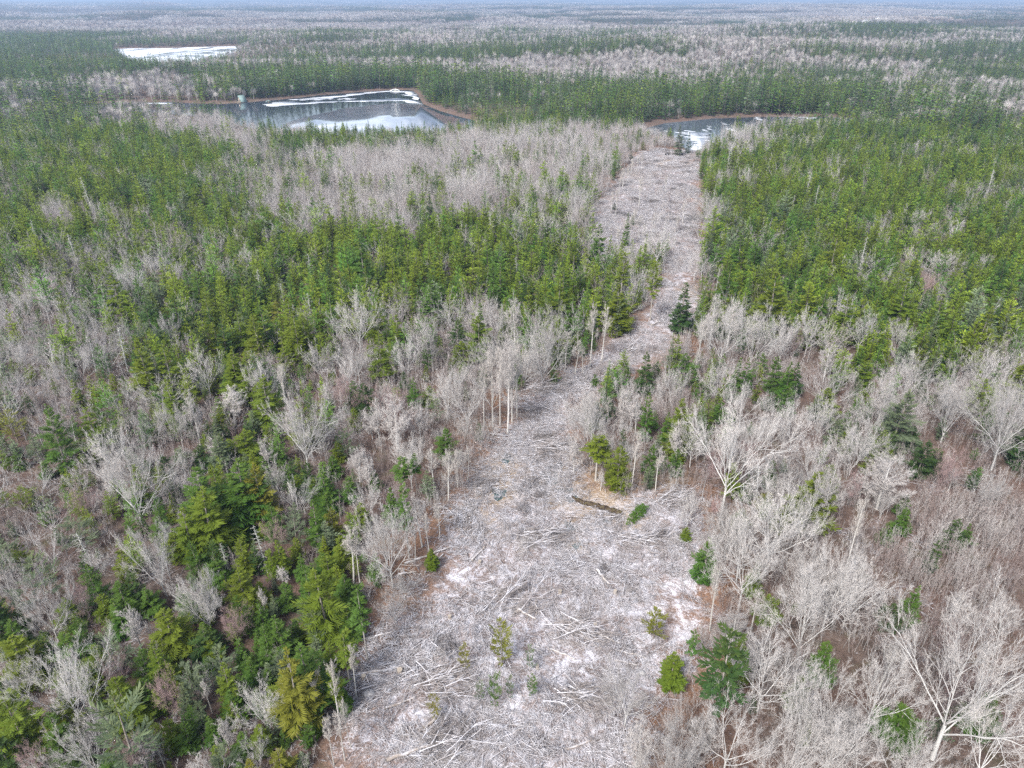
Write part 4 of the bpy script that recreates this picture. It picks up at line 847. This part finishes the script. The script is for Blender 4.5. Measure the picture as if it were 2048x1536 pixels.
# ------------------------------------------------------------------ slash on the cleared strip
def wood_mat(name, lo, hi, frost=.6):
    b = NB(name, .85, .15); oi = b.n('ObjectInfo'); co = b.n('TexCoord').outputs['Object']; ge = b.n('NewGeometry')
    n = b.noise(3.0, 4, .6, co); sx = b.n('SeparateXYZ'); b.l(ge.outputs['Normal'], sx.inputs[0])
    c = b.mix(oi.outputs['Random'], b.ramp(n, [(.3, lo), (.7, tuple(v_ * 1.5 for v_ in lo))]), b.ramp(n, [(.3, tuple(v_ * .7 for v_ in hi)), (.7, hi)]))
    up = b.math('MULTIPLY', b.math('SUBTRACT', sx.outputs['Z'], .35), 2.0, True)     # frost lies on the upper side
    n2 = b.noise(1.3, 4, .6, ge.outputs['Position'])
    c = b.mix(b.math('MULTIPLY', b.math('MULTIPLY', up, b.ramp(n2, [(.38, (0, 0, 0)), (.6, (1, 1, 1))])), frost), c, (.74, .74, .79))
    b.color(c); return b.m
M_SLASH = wood_mat('frosted_slash', (.21, .185, .18), (.50, .475, .475), .9)
M_LOG = wood_mat('log_bark', (.20, .165, .14), (.40, .365, .335), .5); M_CUT = plain('sawn_wood', (.33, .285, .235), .7, .2, 9)
def slash(seed, n=64, rad_=2.3, fine=260, lmax=3.0, dirv=None):
    r = np.random.default_rng(seed); c = MB(); a0 = r.random() * 3.14
    B, D = [], []
    for _ in range(n):
        a = r.normal(a0, .55) if r.random() < .65 else r.random() * 6.28; L = r.uniform(.7, lmax) * r.uniform(.5, 1); p = np.array([r.normal(0, rad_ * .5), r.normal(0, rad_ * .5), r.uniform(.0, .32)])
        d = np.array([math.cos(a), math.sin(a), r.normal(0, .09)]); P = limb(r, p - d * L / 2, d, L, 3, .09, -.012); q = r.uniform(.011, .034) * (.6 + .25 * L)
        c.tube(P, np.linspace(q, q * .4, 4), 3)
        for _k in range(fine // n):
            o, dd = along(P, r.uniform(.3, 1)); B.append(o); D.append(side_dir(r, dd, r.uniform(.3, .8)) * np.array([1, 1, .45]) * r.uniform(.3, 1.1))
    c.spikes(B, D, .011); return c.mesh('slash', M_SLASH)
SLM = [slash(700 + k) for k in range(6)] + [slash(720 + k, 24, 2.0, 320, 2.0) for k in range(3)]
M_HEAP = wood_mat('grey_twigs', (.10, .085, .08), (.25, .225, .215), .4)
def heap(seed):
    r = np.random.default_rng(seed); c = MB(); B, D = [], []; a0 = r.random() * 3.14
    for _ in range(70):
        a = r.normal(a0, .6); rr_ = math.sqrt(r.random()); th = r.random() * 6.28; p = np.array([1.9 * rr_ * math.cos(th), 1.3 * rr_ * math.sin(th), .85 * (1 - rr_ ** 2) * r.random() + .08]); L = r.uniform(.8, 2.4)
        P = limb(r, p - np.array([math.cos(a), math.sin(a), 0]) * L / 2, (math.cos(a), math.sin(a), r.normal(.05, .12)), L, 3, .15, -.01); c.tube(P, np.linspace(.028, .009, 4), 3)
        for _k in range(8):
            o, dd = along(P, r.uniform(.2, 1)); B.append(o); D.append(side_dir(r, dd, r.uniform(.3, .8)) * r.uniform(.3, .9))
    c.spikes(B, D, .011); return c.mesh('twig_heap', M_HEAP)
hcol2 = protos('heap_kit', [heap(760 + k) for k in range(4)])
x, y = jgrid(34, 420, 3.4, 44); sdv = sdist(np.stack([x, y], 1), STRIP); k = (sdv < -.5) & (rng.random(len(x)) < np.clip(.12 + .7 * vnoise(x / 9 + 23, y / 9), 0, .55)); x, y = x[k], y[k]; z, _s = ground_z(x, y); s_ = rng.uniform(.6, 1.35, len(x))
scatter('twig_heaps', np.stack([x, y, z], 1), np.stack([s_, s_, s_ * rng.uniform(.6, 1.2, len(x))], 1), np.stack([0 * x, 0 * x, rng.random(len(x)) * 6.28], 1), rng.integers(0, 4, len(x)), hcol2)
scol = protos('slash_kit', SLM)
x, y = jgrid(30, 420, 1.5, 44); P_ = np.stack([x, y], 1); sdv = sdist(P_, STRIP); k = (sdv < -.3 + 2.8 * vnoise(x / 5, y / 5)) & (rng.random(len(x)) < np.clip(.62 + .5 * vnoise(x / 6 + 3, y / 6), .2, 1) * np.where(np.hypot(x, y) > 230, .75, 1)); x, y = x[k], y[k]; z, _s = ground_z(x, y)
s_ = rng.uniform(.6, 1.25, len(x))
scatter('slash_debris', np.stack([x, y, z + .02], 1), np.stack([s_, s_, s_], 1), np.stack([0 * x, 0 * x, rng.random(len(x)) * 6.28], 1), rng.integers(0, 9, len(x)), scol)
# fallen deadwood under the trees at the strip's margin
x, y = jgrid(30, 170, 3.2, 44); sdv = sdist(np.stack([x, y], 1), STRIP); k = (sdv > 1) & (rng.random(len(x)) < np.where(sdv < 9, .55, .14)); x, y = x[k], y[k]; z, _s = ground_z(x, y); s_ = rng.uniform(.5, 1.1, len(x))
scatter('forest_deadwood', np.stack([x, y, z + .02], 1), np.stack([s_, s_, s_], 1), np.stack([0 * x, 0 * x, rng.random(len(x)) * 6.28], 1), rng.integers(6, 9, len(x)), scol)

LOGS = []
def gz(x, y): return float(ground_z(np.array([x]), np.array([y]))[0][0])
def log(a, b_, rad_, label, tone=None):
    a, b_ = np.array(a[:2]), np.array(b_[:2]); L = np.linalg.norm(b_ - a); c = (a + b_) / 2
    e = empty('fallen_log', (c[0], c[1], gz(*c) + rad_ * .8), label, 'log', 'felled logs on the cleared strip')
    d = np.array([*(b_ - a) / L, 0]); r = np.random.default_rng(int(abs(a[0] * 100)) + 1); m = MB()
    P = np.stack([d * t * L + np.array([r.normal(0, .04), r.normal(0, .04), r.normal(.04, .05)]) for t in np.linspace(-.5, .5, 7)])
    m.tube(P, np.linspace(rad_, rad_ * .6, 7), 8); t_ = bpy.data.objects.new('trunk', m.mesh('log_trunk', M_LOG)); COL.objects.link(t_); t_.parent = e
    q = MB(); k = 8; X = np.cross(d, [0, 0, 1]); ang = np.arange(k) / k * 6.283; p0 = P[0] - d * .006
    q.add(np.concatenate([[p0], p0 + rad_ * (np.cos(ang)[:, None] * X + np.sin(ang)[:, None] * np.array([0, 0, 1.]))]), np.array([[0, 1 + i_, 1 + (i_ + 1) % k] for i_ in range(k)]))
    f = bpy.data.objects.new('sawn_end', q.mesh('sawn_end', M_CUT)); COL.objects.link(f); f.parent = e
    st_ = MB(); B = [P[int(r.integers(1, 6))] for _ in range(5)]; D = [side_dir(r, d, 1.1) * r.uniform(.3, .8) * np.array([1, 1, .6]) + np.array([0, 0, .2]) for _ in range(5)]
    st_.spikes(B, D, .025); s2 = bpy.data.objects.new('branch_stub', st_.mesh('branch_stub', M_SLASH)); COL.objects.link(s2); s2.parent = e; s2['kind'] = 'stuff'
    LOGS.append((e, L, rad_)); return e
for (u1, v1, u2, v2, rd, lb) in [(809, 1132, 902, 1099, .14, 'long pale log angled out of the birches into the strip'), (849, 1152, 886, 1113, .13, 'pale log lying steeply below the long log by the birches'), (944, 1126, 969, 1099, .17, 'short thick pale log alone on open frosty slash'),
        (795, 1152, 832, 1147, .16, 'short log at the foot of the pale twiggy tree'), (716, 1351, 811, 1335, .17, 'long log with sawn tan end pointing into the strip from the left edge'), (722, 1281, 782, 1266, .13, 'dark log lying behind the pole spruces with bare trunks'),
        (1192, 1144, 1217, 1173, .17, 'short dark log standing out on white slash below the largest brush pile'), (1229, 1299, 1292, 1316, .12, 'brown log near the right-hand edge, behind its thinner neighbour'), (1225, 1320, 1275, 1330, .10, 'thin brown log in front of the other right-hand brown log'),
        (774, 1525, 882, 1484, .2, 'long frosted log pointing out of the near brush pile'), (849, 1459, 890, 1421, .17, 'pale forked log behind the near brush pile'), (1035, 1219, 1072, 1243, .16, 'tan peeled log on the near flank of the largest brush pile'), (1028, 1230, 1050, 1212, .13, 'tan log crossing the peeled log by the largest brush pile'),
        (1072, 1206, 1072, 1233, .12, 'thin pale log lying end-on beside the largest brush pile'), (1026, 742, 1069, 760, .2, 'grey log at the foot of the spruces where the strip bends'), (1303, 651, 1330, 639, .2, 'grey log at the narrow neck of the strip'), (1376, 1040, 1387, 1057, .13, 'short pale log by the big twin-trunk hardwood'),
        (1100, 1130, 1160, 1122, .1, 'thin log across the strip under the broad twig fan'), (1185, 1265, 1240, 1290, .13, 'greyish log sloping through the twig fan right of the largest brush pile'), (1095, 1300, 1150, 1322, .11, 'thin frosted log in the middle of the near strip'), (905, 1345, 960, 1320, .12, 'frosted log beside the sparse tan spruce'),
        (770, 1420, 830, 1398, .14, 'frosted log near the grey boulder'), (1220, 1420, 1300, 1392, .12, 'pale log at the near right-hand edge under small hardwoods'), (1010, 1480, 1060, 1455, .12, 'pale log in the near slash between snow patches'), (1130, 1500, 1200, 1478, .13, 'pale log lowest in the near slash'), (925, 1010, 975, 1004, .1, 'thin pale log left of the teal puddles')]:
    log(at(u1, v1), at(u2, v2), rd, lb)

def brush(u, v, wx, hz, lab, ang, seed):
    c = at(u, v); r = np.random.default_rng(seed); dep = c[1] * FW[1] - CAMH * FW[2]; R_ = wx / 2 / FPX * dep
    e = empty('brush_pile', (c[0], c[1], gz(c[0], c[1])), lab, 'brush pile', 'brush piles left on the cleared strip')
    for q in range(9):                     # the heavier tops, one branch each
        m = MB(); a = ang + r.normal(0, .45); L = R_ * r.uniform(.8, 1.5); p = np.array([r.normal(0, R_ * .3), r.normal(0, R_ * .22), r.uniform(.2, hz)])
        P = limb(r, p - np.array([math.cos(a), math.sin(a), 0]) * L / 2, (math.cos(a), math.sin(a), r.normal(.08, .06)), L, 5, .1, -.01); m.tube(P, np.linspace(.05, .018, 6), 5)
        for _ in range(7):
            o, dd = along(P, r.uniform(.25, .95)); P2_ = limb(r, o, side_dir(r, dd, r.uniform(.35, .7)), L * r.uniform(.2, .45), 3, .12, .0); m.tube(P2_, np.linspace(.035, .012, 4), 3)
        o = bpy.data.objects.new('branch', m.mesh('branch', M_SLASH)); COL.objects.link(o); o.parent = e
    m = MB(); B, D = [], []
    for _ in range(int(60 * max(1, R_ / 2.5))):
        a = ang + r.normal(0, .5); rr_ = math.sqrt(r.random()); th = r.random() * 6.28; p = np.array([R_ * rr_ * math.cos(th), R_ * .6 * rr_ * math.sin(th), hz * (1 - rr_ ** 2) * r.random() + .1]); L = r.uniform(.8, 2.4)
        P = limb(r, p, (math.cos(a), math.sin(a), r.normal(.12, .15)), L, 3, .14, -.01); m.tube(P, np.linspace(.03, .01, 4), 3)
        for _k in range(12):
            o, dd = along(P, r.uniform(.2, 1)); v_ = side_dir(r, dd, r.uniform(.3, .8)); B.append(o); D.append(v_ * r.uniform(.3, .9))
    m.spikes(B, D, .012); o = bpy.data.objects.new('twig_tangle', m.mesh('twig_tangle', M_TWIG)); o.color = (.30, .27, .255, 1); COL.objects.link(o); o.parent = e; o['kind'] = 'stuff'
for k, (u, v, wx, hz, ang, lab) in enumerate([(1035, 1200, 150, 1.7, .3, 'largest grey brush pile in the middle of the near strip'), (1045, 822, 78, 1.6, -.2, 'dark brush pile at the left-hand edge under the pale pole hardwoods'), (1105, 898, 110, 1.2, -.3, 'long brush pile just behind the teal puddles'),
        (890, 1492, 150, 1.5, .5, 'near brush pile with grey branches fanning to the left-hand edge'), (1075, 1080, 110, .9, .1, 'low brush pile between the puddles and the largest pile'), (1290, 1095, 140, .8, -.25, 'broad flat fan of twigs on the right-hand side of the strip'), (1150, 1398, 120, 1.0, -.4, 'grey twig pile right of the row of tiny firs'),
        (1085, 778, 110, 1.0, .1, 'brush heap at the bend of the strip below the spruces'), (1345, 1008, 90, 1.0, .4, 'brush pile beside the fallen green fir'), (880, 1372, 140, .9, .3, 'sprawling frosted tops left of the row of tiny firs'), (1340, 335, 70, 1.2, 0, 'brush heap at the far end of the strip near the pond'), (1300, 470, 60, 1.0, 0, 'brush heap in the far strip beyond the spruce clump'),
        (1275, 700, 80, .9, .3, 'brush heap in the narrow part of the strip'), (1150, 1270, 130, .9, -.5, 'grey tops strewn in front right of the largest brush pile')]):
    brush(u, v, wx, hz, lab, ang, 800 + k)

# fallen fir, mossy log, boulder, stumps
c = at(1262, 1052); d = at(1286, 1028)
fir = pair('c', conifer(900, H=10, Rb=2.4, base=.1, layers=12, nb=9, blades=16, bw=.09, droop=.1, irr=.2))
e = empty('fallen_fir', (d[0], d[1], gz(d[0], d[1]) + .7), 'small fresh green fir lying felled on the frosty slash right of the ditch', 'fallen tree')
v_ = Vector((c[0] - d[0], c[1] - d[1], 0)); e.rotation_euler = v_.to_track_quat('Z', 'Y').to_euler(); L = v_.length * 1.5; e.scale = (L / 10 * 1.0, L / 10 * 1.0, L / 10)
for nm, me_, cc in (('trunk', fir[0], (.2, .17, .14)), ('crown', fir[1], HUE['g'])):
    o = bpy.data.objects.new(nm, me_); o.color = (*cc, 1); COL.objects.link(o); o.parent = e
b = NB('moss', .95, .1); pos = b.n('NewGeometry').outputs['Position']; n = b.noise(3.5, 5, .65, pos)
b.color(b.ramp(n, [(.36, (.02, .015, .012)), (.52, (.075, .055, .038)), (.72, (.10, .098, .035))])); b.bump(n, .8, .2); M_MOSS = b.m
pts = [at(u, v) for u, v in [(1143, 997), (1165, 1004), (1190, 1013), (1215, 1020), (1242, 1029)]]
m = MB(); P = np.array([[p[0], p[1], gz(p[0], p[1]) + .12 + .12 * math.sin(i_ * 2.1)] for i_, p in enumerate(pts)])
c0 = P.mean(0); Pf = np.array([P[0] + (P[-1] - P[0]) * t + np.array([rng.normal(0, .12), rng.normal(0, .12), rng.normal(0, .05)]) for t in np.linspace(0, 1, 14)])
m.tube(Pf - c0, .34 + rng.normal(0, .07, 14), 8)
mo = bpy.data.objects.new('mossy_log', m.mesh('mossy_log', M_MOSS)); COL.objects.link(mo); mo.location = c0; tag(mo, 'dark rotten log under green moss running from the teal puddle', 'log')
M_ROCK = plain('pale_granite', (.34, .33, .33), .9, .3, 4)
def rock(u, v, s_, lab):
    c = at(u, v); r = np.random.default_rng(int(u)); m = MB(); ph = np.linspace(0, math.pi, 7); th = np.arange(9) / 9 * 6.283
    Vt = []
    for i_, p in enumerate(ph):
        for t in th:
            f = 1 + r.normal(0, .1); Vt.append((s_ * f * math.sin(p) * math.cos(t), s_ * .8 * f * math.sin(p) * math.sin(t), s_ * .6 * f * math.cos(p)))
    F = []
    for i_ in range(6):
        for j_ in range(9):
            a, b2, c2, d2 = i_ * 9 + j_, i_ * 9 + (j_ + 1) % 9, (i_ + 1) * 9 + (j_ + 1) % 9, (i_ + 1) * 9 + j_; F += [(a, d2, c2), (a, c2, b2)]
    m.add(Vt, F); o = bpy.data.objects.new('boulder', m.mesh('boulder', M_ROCK)); COL.objects.link(o); o.location = (c[0], c[1], gz(c[0], c[1]) + s_ * .3); tag(o, lab, 'boulder', 'boulders on the strip')
rock(738, 1387, .62, 'grey boulder at the left-hand foot of the strip by the birches'); rock(1284, 1347, .4, 'small pale boulder by the right-hand brown logs')
def stump(u, v, rd, lab):
    c = at(u, v); e = empty('tree_stump', (c[0], c[1], gz(c[0], c[1])), lab, 'stump', 'cut stumps on the strip'); m = MB()
    m.tube(np.array([[0, 0, -.1], [0, 0, .1], [0, 0, .3], [0, 0, .45]]), np.array([1.5, 1.15, 1.0, .97]) * rd, 9); o = bpy.data.objects.new('stump_side', m.mesh('stump_side', M_LOG)); COL.objects.link(o); o.parent = e
    q = MB(); ang = np.arange(9) / 9 * 6.283; q.add(np.concatenate([[[0, 0, .455]], np.stack([np.cos(ang) * rd * .97, np.sin(ang) * rd * .97, 0 * ang + .452], 1)]), np.array([[0, 1 + i_, 1 + (i_ + 1) % 9] for i_ in range(9)]))
    o = bpy.data.objects.new('sawn_top', q.mesh('sawn_top', M_CUT)); COL.objects.link(o); o.parent = e
for u, v, rd, lb in [(728, 1356, .24, 'fresh tan stump at the sawn end of the long left-hand log'), (800, 1345, .3, 'dark stump beside the long left-hand log'), (1190, 1255, .2, 'pale stump among the tops in front right of the largest pile'), (960, 1130, .2, 'pale stump beside the short thick log'), (1120, 1190, .22, 'stump on the white ground right of the largest pile'),
                     (900, 1240, .2, 'stump on frosty ground left of the sparse tan spruce'), (1230, 1190, .2, 'stump near the twig fan on the right-hand side'), (1075, 1340, .18, 'stump just behind the row of tiny firs')]:
    stump(u, v, rd, lb)

# ------------------------------------------------------------------ buildings by the lake and far away
M_GREEN = plain('pale_green_metal_roof', (.20, .28, .265), .45, .1, 1); M_WHITE = plain('white_boards', (.72, .72, .70), .7, .08, 2); M_GLASS = NB('window_glass', .08, .6).color((.03, .04, .05)).m; M_WOOD = plain('weathered_boards', (.28, .23, .18), .8, .2, 3)
def box(m, x0, x1, y0, y1, z0, z1):
    Vt = [(x, y, z) for z in (z0, z1) for y in (y0, y1) for x in (x0, x1)]
    m.add(Vt, [(0, 2, 3), (0, 3, 1), (4, 5, 7), (4, 7, 6), (0, 1, 5), (0, 5, 4), (2, 6, 7), (2, 7, 3), (0, 4, 6), (0, 6, 2), (1, 3, 7), (1, 7, 5)])
def part(e, name, m, mat):
    o = bpy.data.objects.new(name, m.mesh(name, mat)); COL.objects.link(o); o.parent = e; return o
def house(u, v, W, D_, wall, ridge, rz, roofm, lab, name='cottage', cat='cottage', group=None, aframe=False, wallm=None):
    p = at(u, v, 0); p = p * 1.0; e = empty(name, (p[0], p[1], gz(p[0], p[1])), lab, cat, group); e.rotation_euler = (0, 0, rz)
    m = MB(); box(m, -W / 2, W / 2, -D_ / 2, D_ / 2, -.5, wall); 
    g0 = .02 if aframe else 0
    m.add([(-W / 2, -D_ / 2, wall), (W / 2, -D_ / 2, wall), (0, -D_ / 2, ridge - .15), (-W / 2, D_ / 2, wall), (W / 2, D_ / 2, wall), (0, D_ / 2, ridge - .15)], [(0, 1, 2), (4, 3, 5)]); part(e, 'wall', m, wallm or M_WHITE)
    m = MB(); t = .18; ov = .5; zw = wall - .25
    for s_ in (-1, 1):
        xo = s_ * (W / 2 + ov * (.25 if aframe else .6))
        Vt = [(xo, -D_ / 2 - ov, zw), (xo, D_ / 2 + ov, zw), (0, D_ / 2 + ov, ridge), (0, -D_ / 2 - ov, ridge)]; Vt += [(a, b_, c_ + t) for a, b_, c_ in Vt]
        m.add(Vt, [(0, 1, 2), (0, 2, 3), (4, 6, 5), (4, 7, 6), (0, 4, 5), (0, 5, 1), (1, 5, 6), (1, 6, 2), (3, 2, 6), (3, 6, 7), (0, 3, 7), (0, 7, 4)])
    part(e, 'roof', m, roofm)
    for wx in (-.22, .22):
        m = MB(); box(m, W * wx - .55, W * wx + .55, -D_ / 2 - .05, -D_ / 2 + .02, max(.9, wall * .35), max(.9, wall * .35) + 1.1); part(e, 'window', m, M_GLASS)
    m = MB(); box(m, -.45, .45, -D_ / 2 - .06, -D_ / 2 + .02, .1, 2.1); part(e, 'door', m, M_WOOD); return e
e = house(483, 200, 4.2, 4.6, .4, 4.4, -.45, M_GREEN, 'small A-frame cottage with steep pale green roof on the lake shore', aframe=True, wallm=M_WOOD)
m = MB(); box(m, -2.4, 2.4, -3.9, -2.35, .1, .35)
for xx in (-2.2, 0, 2.2): box(m, xx - .1, xx + .1, -3.8, -3.6, -1, .1)
part(e, 'deck', m, M_WOOD)
house(536, 200, 3.0, 3, 1.6, 2.6, .3, M_GREEN, 'small shed with green roof beside the lakeside cottage', 'shed', 'shed')
house(790, 178, 7, 4, 1.8, 2.6, .1, M_WHITE, 'low white cabin among tall spruces at the head of the lake', 'cabin', 'cabin')
for u, v, W, lab in [(1728, 60, 22, 'longer white farm building far out among dark woods'), (1752, 57, 14, 'small white farmhouse far out beside the longer building'), (543, 68, 14, 'lone white house far behind the far lake')]:
    house(u, v, W, 9, 7, 11, .2, M_WHITE, lab, 'farm_building', 'house', 'farm buildings far off')
# dark table-like stand where the strip meets the pond
c = at(1334, 312); e = empty('wooden_stand', (c[0], c[1], gz(c[0], c[1])), 'dark wooden stand on two legs where the strip meets the pond', 'stand'); M_DARK = plain('dark_wood', (.05, .045, .045), .8, .2, 4)
m = MB(); box(m, -.9, .9, -.45, .45, .85, 1.05); part(e, 'top', m, M_DARK)
for s_ in (-1, 1):
    m = MB(); box(m, s_ * .65 - .13, s_ * .65 + .13, -.25, .25, -.3, .85); part(e, 'leg', m, M_DARK)

# ------------------------------------------------------------------ labels: look first, then rank from the nearest landmark
LM = [('the largest brush pile', 1035, 1200), ('the near brush pile', 890, 1492), ('the teal puddles', 1115, 965), ('the fallen green fir', 1272, 1040), ('the dark brush pile', 1045, 822), ('the bend of the strip', 1130, 750), ('the strip spruce clump', 1260, 560),
      ('the pond', 1385, 330), ('the left-hand reddish clearing', 50, 800), ('the long left-hand log', 760, 1345), ('the broad twig fan', 1290, 1095), ('the red-brown thicket', 1900, 1100), ('the left-hand snowy gap', 5, 480), ('the lake', 690, 300), ('the birch log', 850, 1115),
      ('the left-hand pinkish opening', 400, 970), ('the lower left corner', 20, 1530), ('the lower right corner', 2030, 1530), ('the right-hand fir group', 1540, 760), ('the strip neck', 1300, 690), ('the left-hand spruce slope', 800, 500), ('the right-hand spruce slope', 1700, 480)]
LMP = np.array([at(u, v)[:2] for _n, u, v in LM])
NOUN = {'c': ('spruce', 'conifer'), 'q': ('pine', 'conifer'), 'o': ('bare-stemmed spruce', 'conifer'), 'w': ('spreading leafless hardwood', 'tree'), 'n': ('upright leafless hardwood', 'tree'), 'k': ('slim pale birch', 'tree'), 'p': ('bushy purplish hardwood', 'tree'), 's': ('grey dead spruce', 'dead tree')}
GRP = {'c': 'spruces around the cleared strip', 'q': 'soft pines in the near woods', 'o': 'bare-stemmed spruces on the edge of the strip', 'w': 'leafless hardwoods around the cleared strip', 'n': 'leafless hardwoods around the cleared strip', 'k': 'slim birches by the strip', 'p': 'bushy purplish hardwoods', 's': 'dead grey spruces'}
ORD = ['nearest', 'second nearest', 'third nearest', 'fourth nearest', 'fifth nearest', 'sixth nearest', 'seventh nearest', 'eighth nearest', 'ninth nearest', 'tenth nearest', 'eleventh nearest', 'twelfth nearest'] + ['%s nearest' % t_ for t_ in 'thirteenth fourteenth fifteenth sixteenth seventeenth eighteenth nineteenth twentieth'.split()]
book = {}
for e, kind, hue, H, wid, x, y in THINGS:
    size = 'tall' if H > 11 else 'short' if H < 6.5 else ''
    shape = ('broad' if wid / H > .5 else 'slender' if wid / H < .34 else '') if kind in 'cq' else ('wide' if wid / H > .75 and kind == 'w' else '')
    look = ' '.join(t_ for t_ in (size, shape, HNAME[hue] if kind in 'cqo' else '', NOUN[kind][0]) if t_)
    dl = np.hypot(*(LMP - (x, y)).T); k = int(np.argmin(dl)); dx, dy = x - LMP[k][0], y - LMP[k][1]
    sd_ = ('right of' if dx > 0 else 'left of') if abs(dx) > abs(dy) else ('behind' if dy > 0 else 'in front of')
    if 'corner' in LM[k][0]: sd_ = {'behind': 'above', 'in front of': 'below'}.get(sd_, sd_)
    book.setdefault((kind in 'wn', look, k, sd_), []).append((dl[k], e, kind))
for (_g, look, k, sd_), L in book.items():
    L.sort(key=lambda t_: t_[0])
    for q, (_d, e, kind) in enumerate(L):
        tail = '%s %s' % (sd_, LM[k][0])
        lab = '%s %s' % (look, tail) if len(L) == 1 else '%s, %s %s' % (look, ORD[min(q, len(ORD) - 1)], tail)
        tag(e, lab, NOUN[kind][1], GRP[kind])

# ------------------------------------------------------------------ air
HX = 15500
m = MB(); box(m, -HX, HX, -HX, HX, -45, 110)
b_ = bpy.data.materials.new('haze_air'); b_.use_nodes = True; t_ = b_.node_tree; t_.nodes.remove(t_.nodes['Principled BSDF'])
pv = t_.nodes.new('ShaderNodeVolumePrincipled'); pv.inputs['Color'].default_value = (.54, .72, 1.0, 1); pv.inputs['Density'].default_value = .00019; pv.inputs['Anisotropy'].default_value = .2
t_.links.new(pv.outputs[0], t_.nodes['Material Output'].inputs['Volume'])
h = bpy.data.objects.new('haze', m.mesh('haze', b_)); COL.objects.link(h); tag(h, kind='stuff')
print('TREES', len(THINGS), 'stuff conifers', len(conS), 'hardwoods', len(hwS), '')
zmax = max(float(GZ.max()), 0); print('ground max', zmax, 'min', float(GZ.min()))
